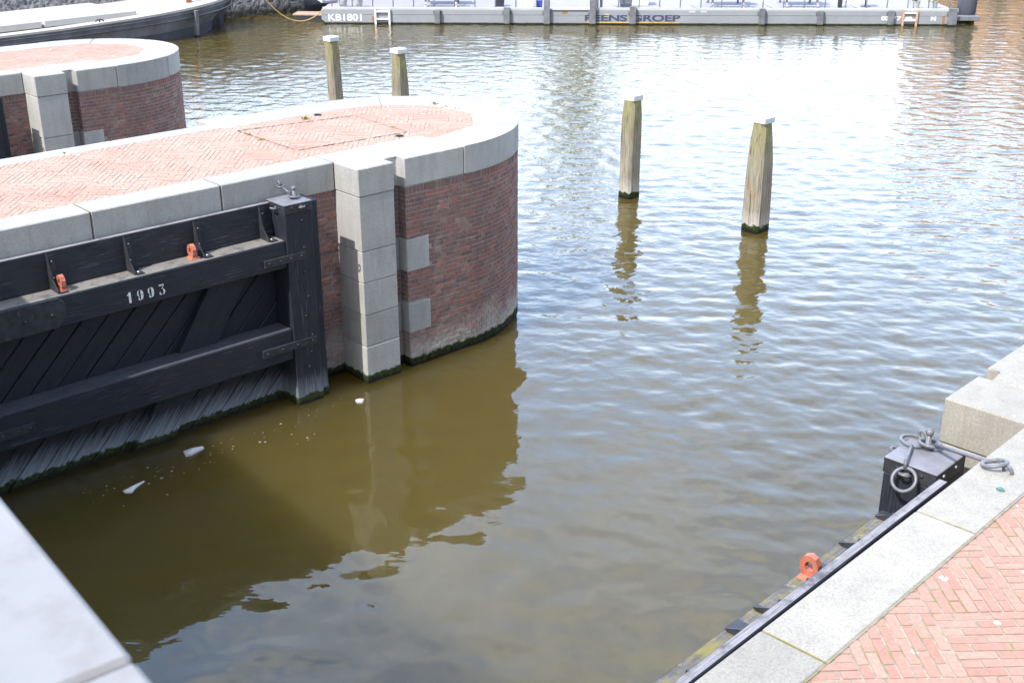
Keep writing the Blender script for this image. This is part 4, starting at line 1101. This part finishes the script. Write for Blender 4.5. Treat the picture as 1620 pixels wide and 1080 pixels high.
# ------------------------------------------------------------------ small things on the water and the stones
M['foam'] = mat_plain('foam_fleck', (0.36, 0.33, 0.26), 0.8, 0, 0.2, 40); M['scrap'] = mat_plain('white_plastic_scrap', (0.58, 0.57, 0.57), 0.5, 0, 0.1, 30)
M['teal'] = mat_plain('teal_scrap', (0.09, 0.19, 0.18), 0.6, 0, 0.2, 20); M['weed'] = mat_plain('weed_blade', (0.24, 0.25, 0.035), 0.8, 0, 0.35, 30)
def unp(px, py, z):
    th = R(22.834); dx, uy = (px-810)/1900, (540-py)/1900
    d = Vector((dx, math.cos(th)+math.sin(th)*uy, -math.sin(th)+math.cos(th)*uy)); k = (z-6.8)/d.z
    return Vector((0, 0, 6.8))+d*k
b = MB(); r = random.Random(4)
for k in range(62):
    f = r.random()**0.8
    u_ = -0.55-3.7*f; v_ = 0.12+abs(r.gauss(0, 0.28))+0.35*f*r.random()
    p = O1+A1*u_+N1*v_+Vector((0, 0, 0.016)); s = r.choice((0.005, 0.006, 0.008, 0.010, 0.015))
    b.face([p+Vector((math.cos(q)*s*r.uniform(.6, 1.3), math.sin(q)*s*r.uniform(.6, 1.3), 0)) for q in np.linspace(0, 5.4, 7)])
tag(b.build('foam_flecks', M['foam']), kind='stuff')
def scrap(name, label, cat, p, outline, m, rz=0, crum=0.02, seed=1):
    r = random.Random(seed); b = MB(); n = len(outline)
    c = b.bm.verts.new((sum(q[0] for q in outline)/n, sum(q[1] for q in outline)/n, 0.02+crum))
    o = [b.bm.verts.new((q[0], q[1], 0.008+r.uniform(0, crum))) for q in outline]; lo = [b.bm.verts.new((q[0], q[1], 0.0)) for q in outline]
    for k in range(n):
        b.bm.faces.new((c, o[k], o[(k+1) % n])); b.bm.faces.new((o[k], lo[k], lo[(k+1) % n], o[(k+1) % n]))
    b.bm.faces.new(lo[::-1])
    ob = b.build(name, m, None, p); ob.rotation_euler = (0, 0, rz); tag(ob, label, cat)
scrap('plastic_scrap', 'white triangular plastic scrap floating below the gate brace', 'litter', unp(304, 716, 0.0), [(-0.11, 0.02), (-0.05, -0.10), (0.0, -0.08), (0.12, 0.10), (0.10, 0.13), (-0.02, 0.09)], M['scrap'], 0, 0.03)
scrap('plastic_strip', 'thin curled white plastic strip floating left of the triangular scrap', 'litter', unp(208, 776, 0.0), [(-0.09, -0.02), (-0.05, -0.06), (0.02, -0.05), (0.03, 0.04), (0.09, 0.20), (0.02, 0.11), (-0.02, 0.03)], M['scrap'], 0, 0.02, 3)
scrap('foam_scrap', 'small white foam scrap floating beside the gate post', 'litter', unp(568, 636, 0.0), [(-0.05, 0.02), (-0.02, -0.04), (0.05, -0.03), (0.06, 0.03), (0.0, 0.05)], M['scrap'], 0, 0.03, 5)
scrap('teal_scrap', 'small teal scrap lying on the near right granite coping', 'litter', unp(1582, 775, HP+0.001), [(-0.022, 0.012), (-0.01, -0.014), (0.02, -0.022), (0.028, 0.0), (0.005, 0.02)], M['teal'], 0, 0.006, 2)
def weed(px, py, n, h, label, seed):
    r = random.Random(seed); b = MB()
    for k in range(n):
        a = r.random()*6.28; q = r.random()*0.05; d = Vector((math.cos(a), math.sin(a), 0)); c = d*q; s = Vector((-d.y, d.x, 0))*0.004; hh = h*r.uniform(.5, 1.1)
        m_ = c+d*hh*0.35+Vector((0, 0, hh*0.7)); e = c+d*hh*0.8+Vector((0, 0, hh))
        v = [b.bm.verts.new(x) for x in (c-s, c+s, m_+s, m_-s, e)]
        b.bm.faces.new((v[0], v[1], v[2], v[3])); b.bm.faces.new((v[3], v[2], v[4]))
    ob = b.build('weed_tuft', M['weed'], None, unp(px, py, HP-0.012), recalc=False); tag(ob, label, 'weed', 'weeds in the pier paving')
for i, (px, py, n, h, lab) in enumerate(((483, 189, 40, 0.06, 'largest yellow-green weed tuft, beside the far hatch edge'), (413, 222, 18, 0.04, 'weed tuft on the near left edge of the hatch'),
    (391, 213, 18, 0.04, 'weed tuft at the far left corner of the hatch'), (687, 166, 30, 0.06, 'weed tuft against the far rim of the round nose'),
    (704, 170, 18, 0.045, 'weed tuft right of the one on the far rim'), (722, 174, 18, 0.045, 'weed tuft nearest the tip of the round nose'), (103, 244, 20, 0.04, 'weed tuft by the back coping, left part of the long pier'), (622, 202, 14, 0.035, 'small weed tuft inside the hatch near the drain hole'))):
    weed(px, py, n, h, lab, i)
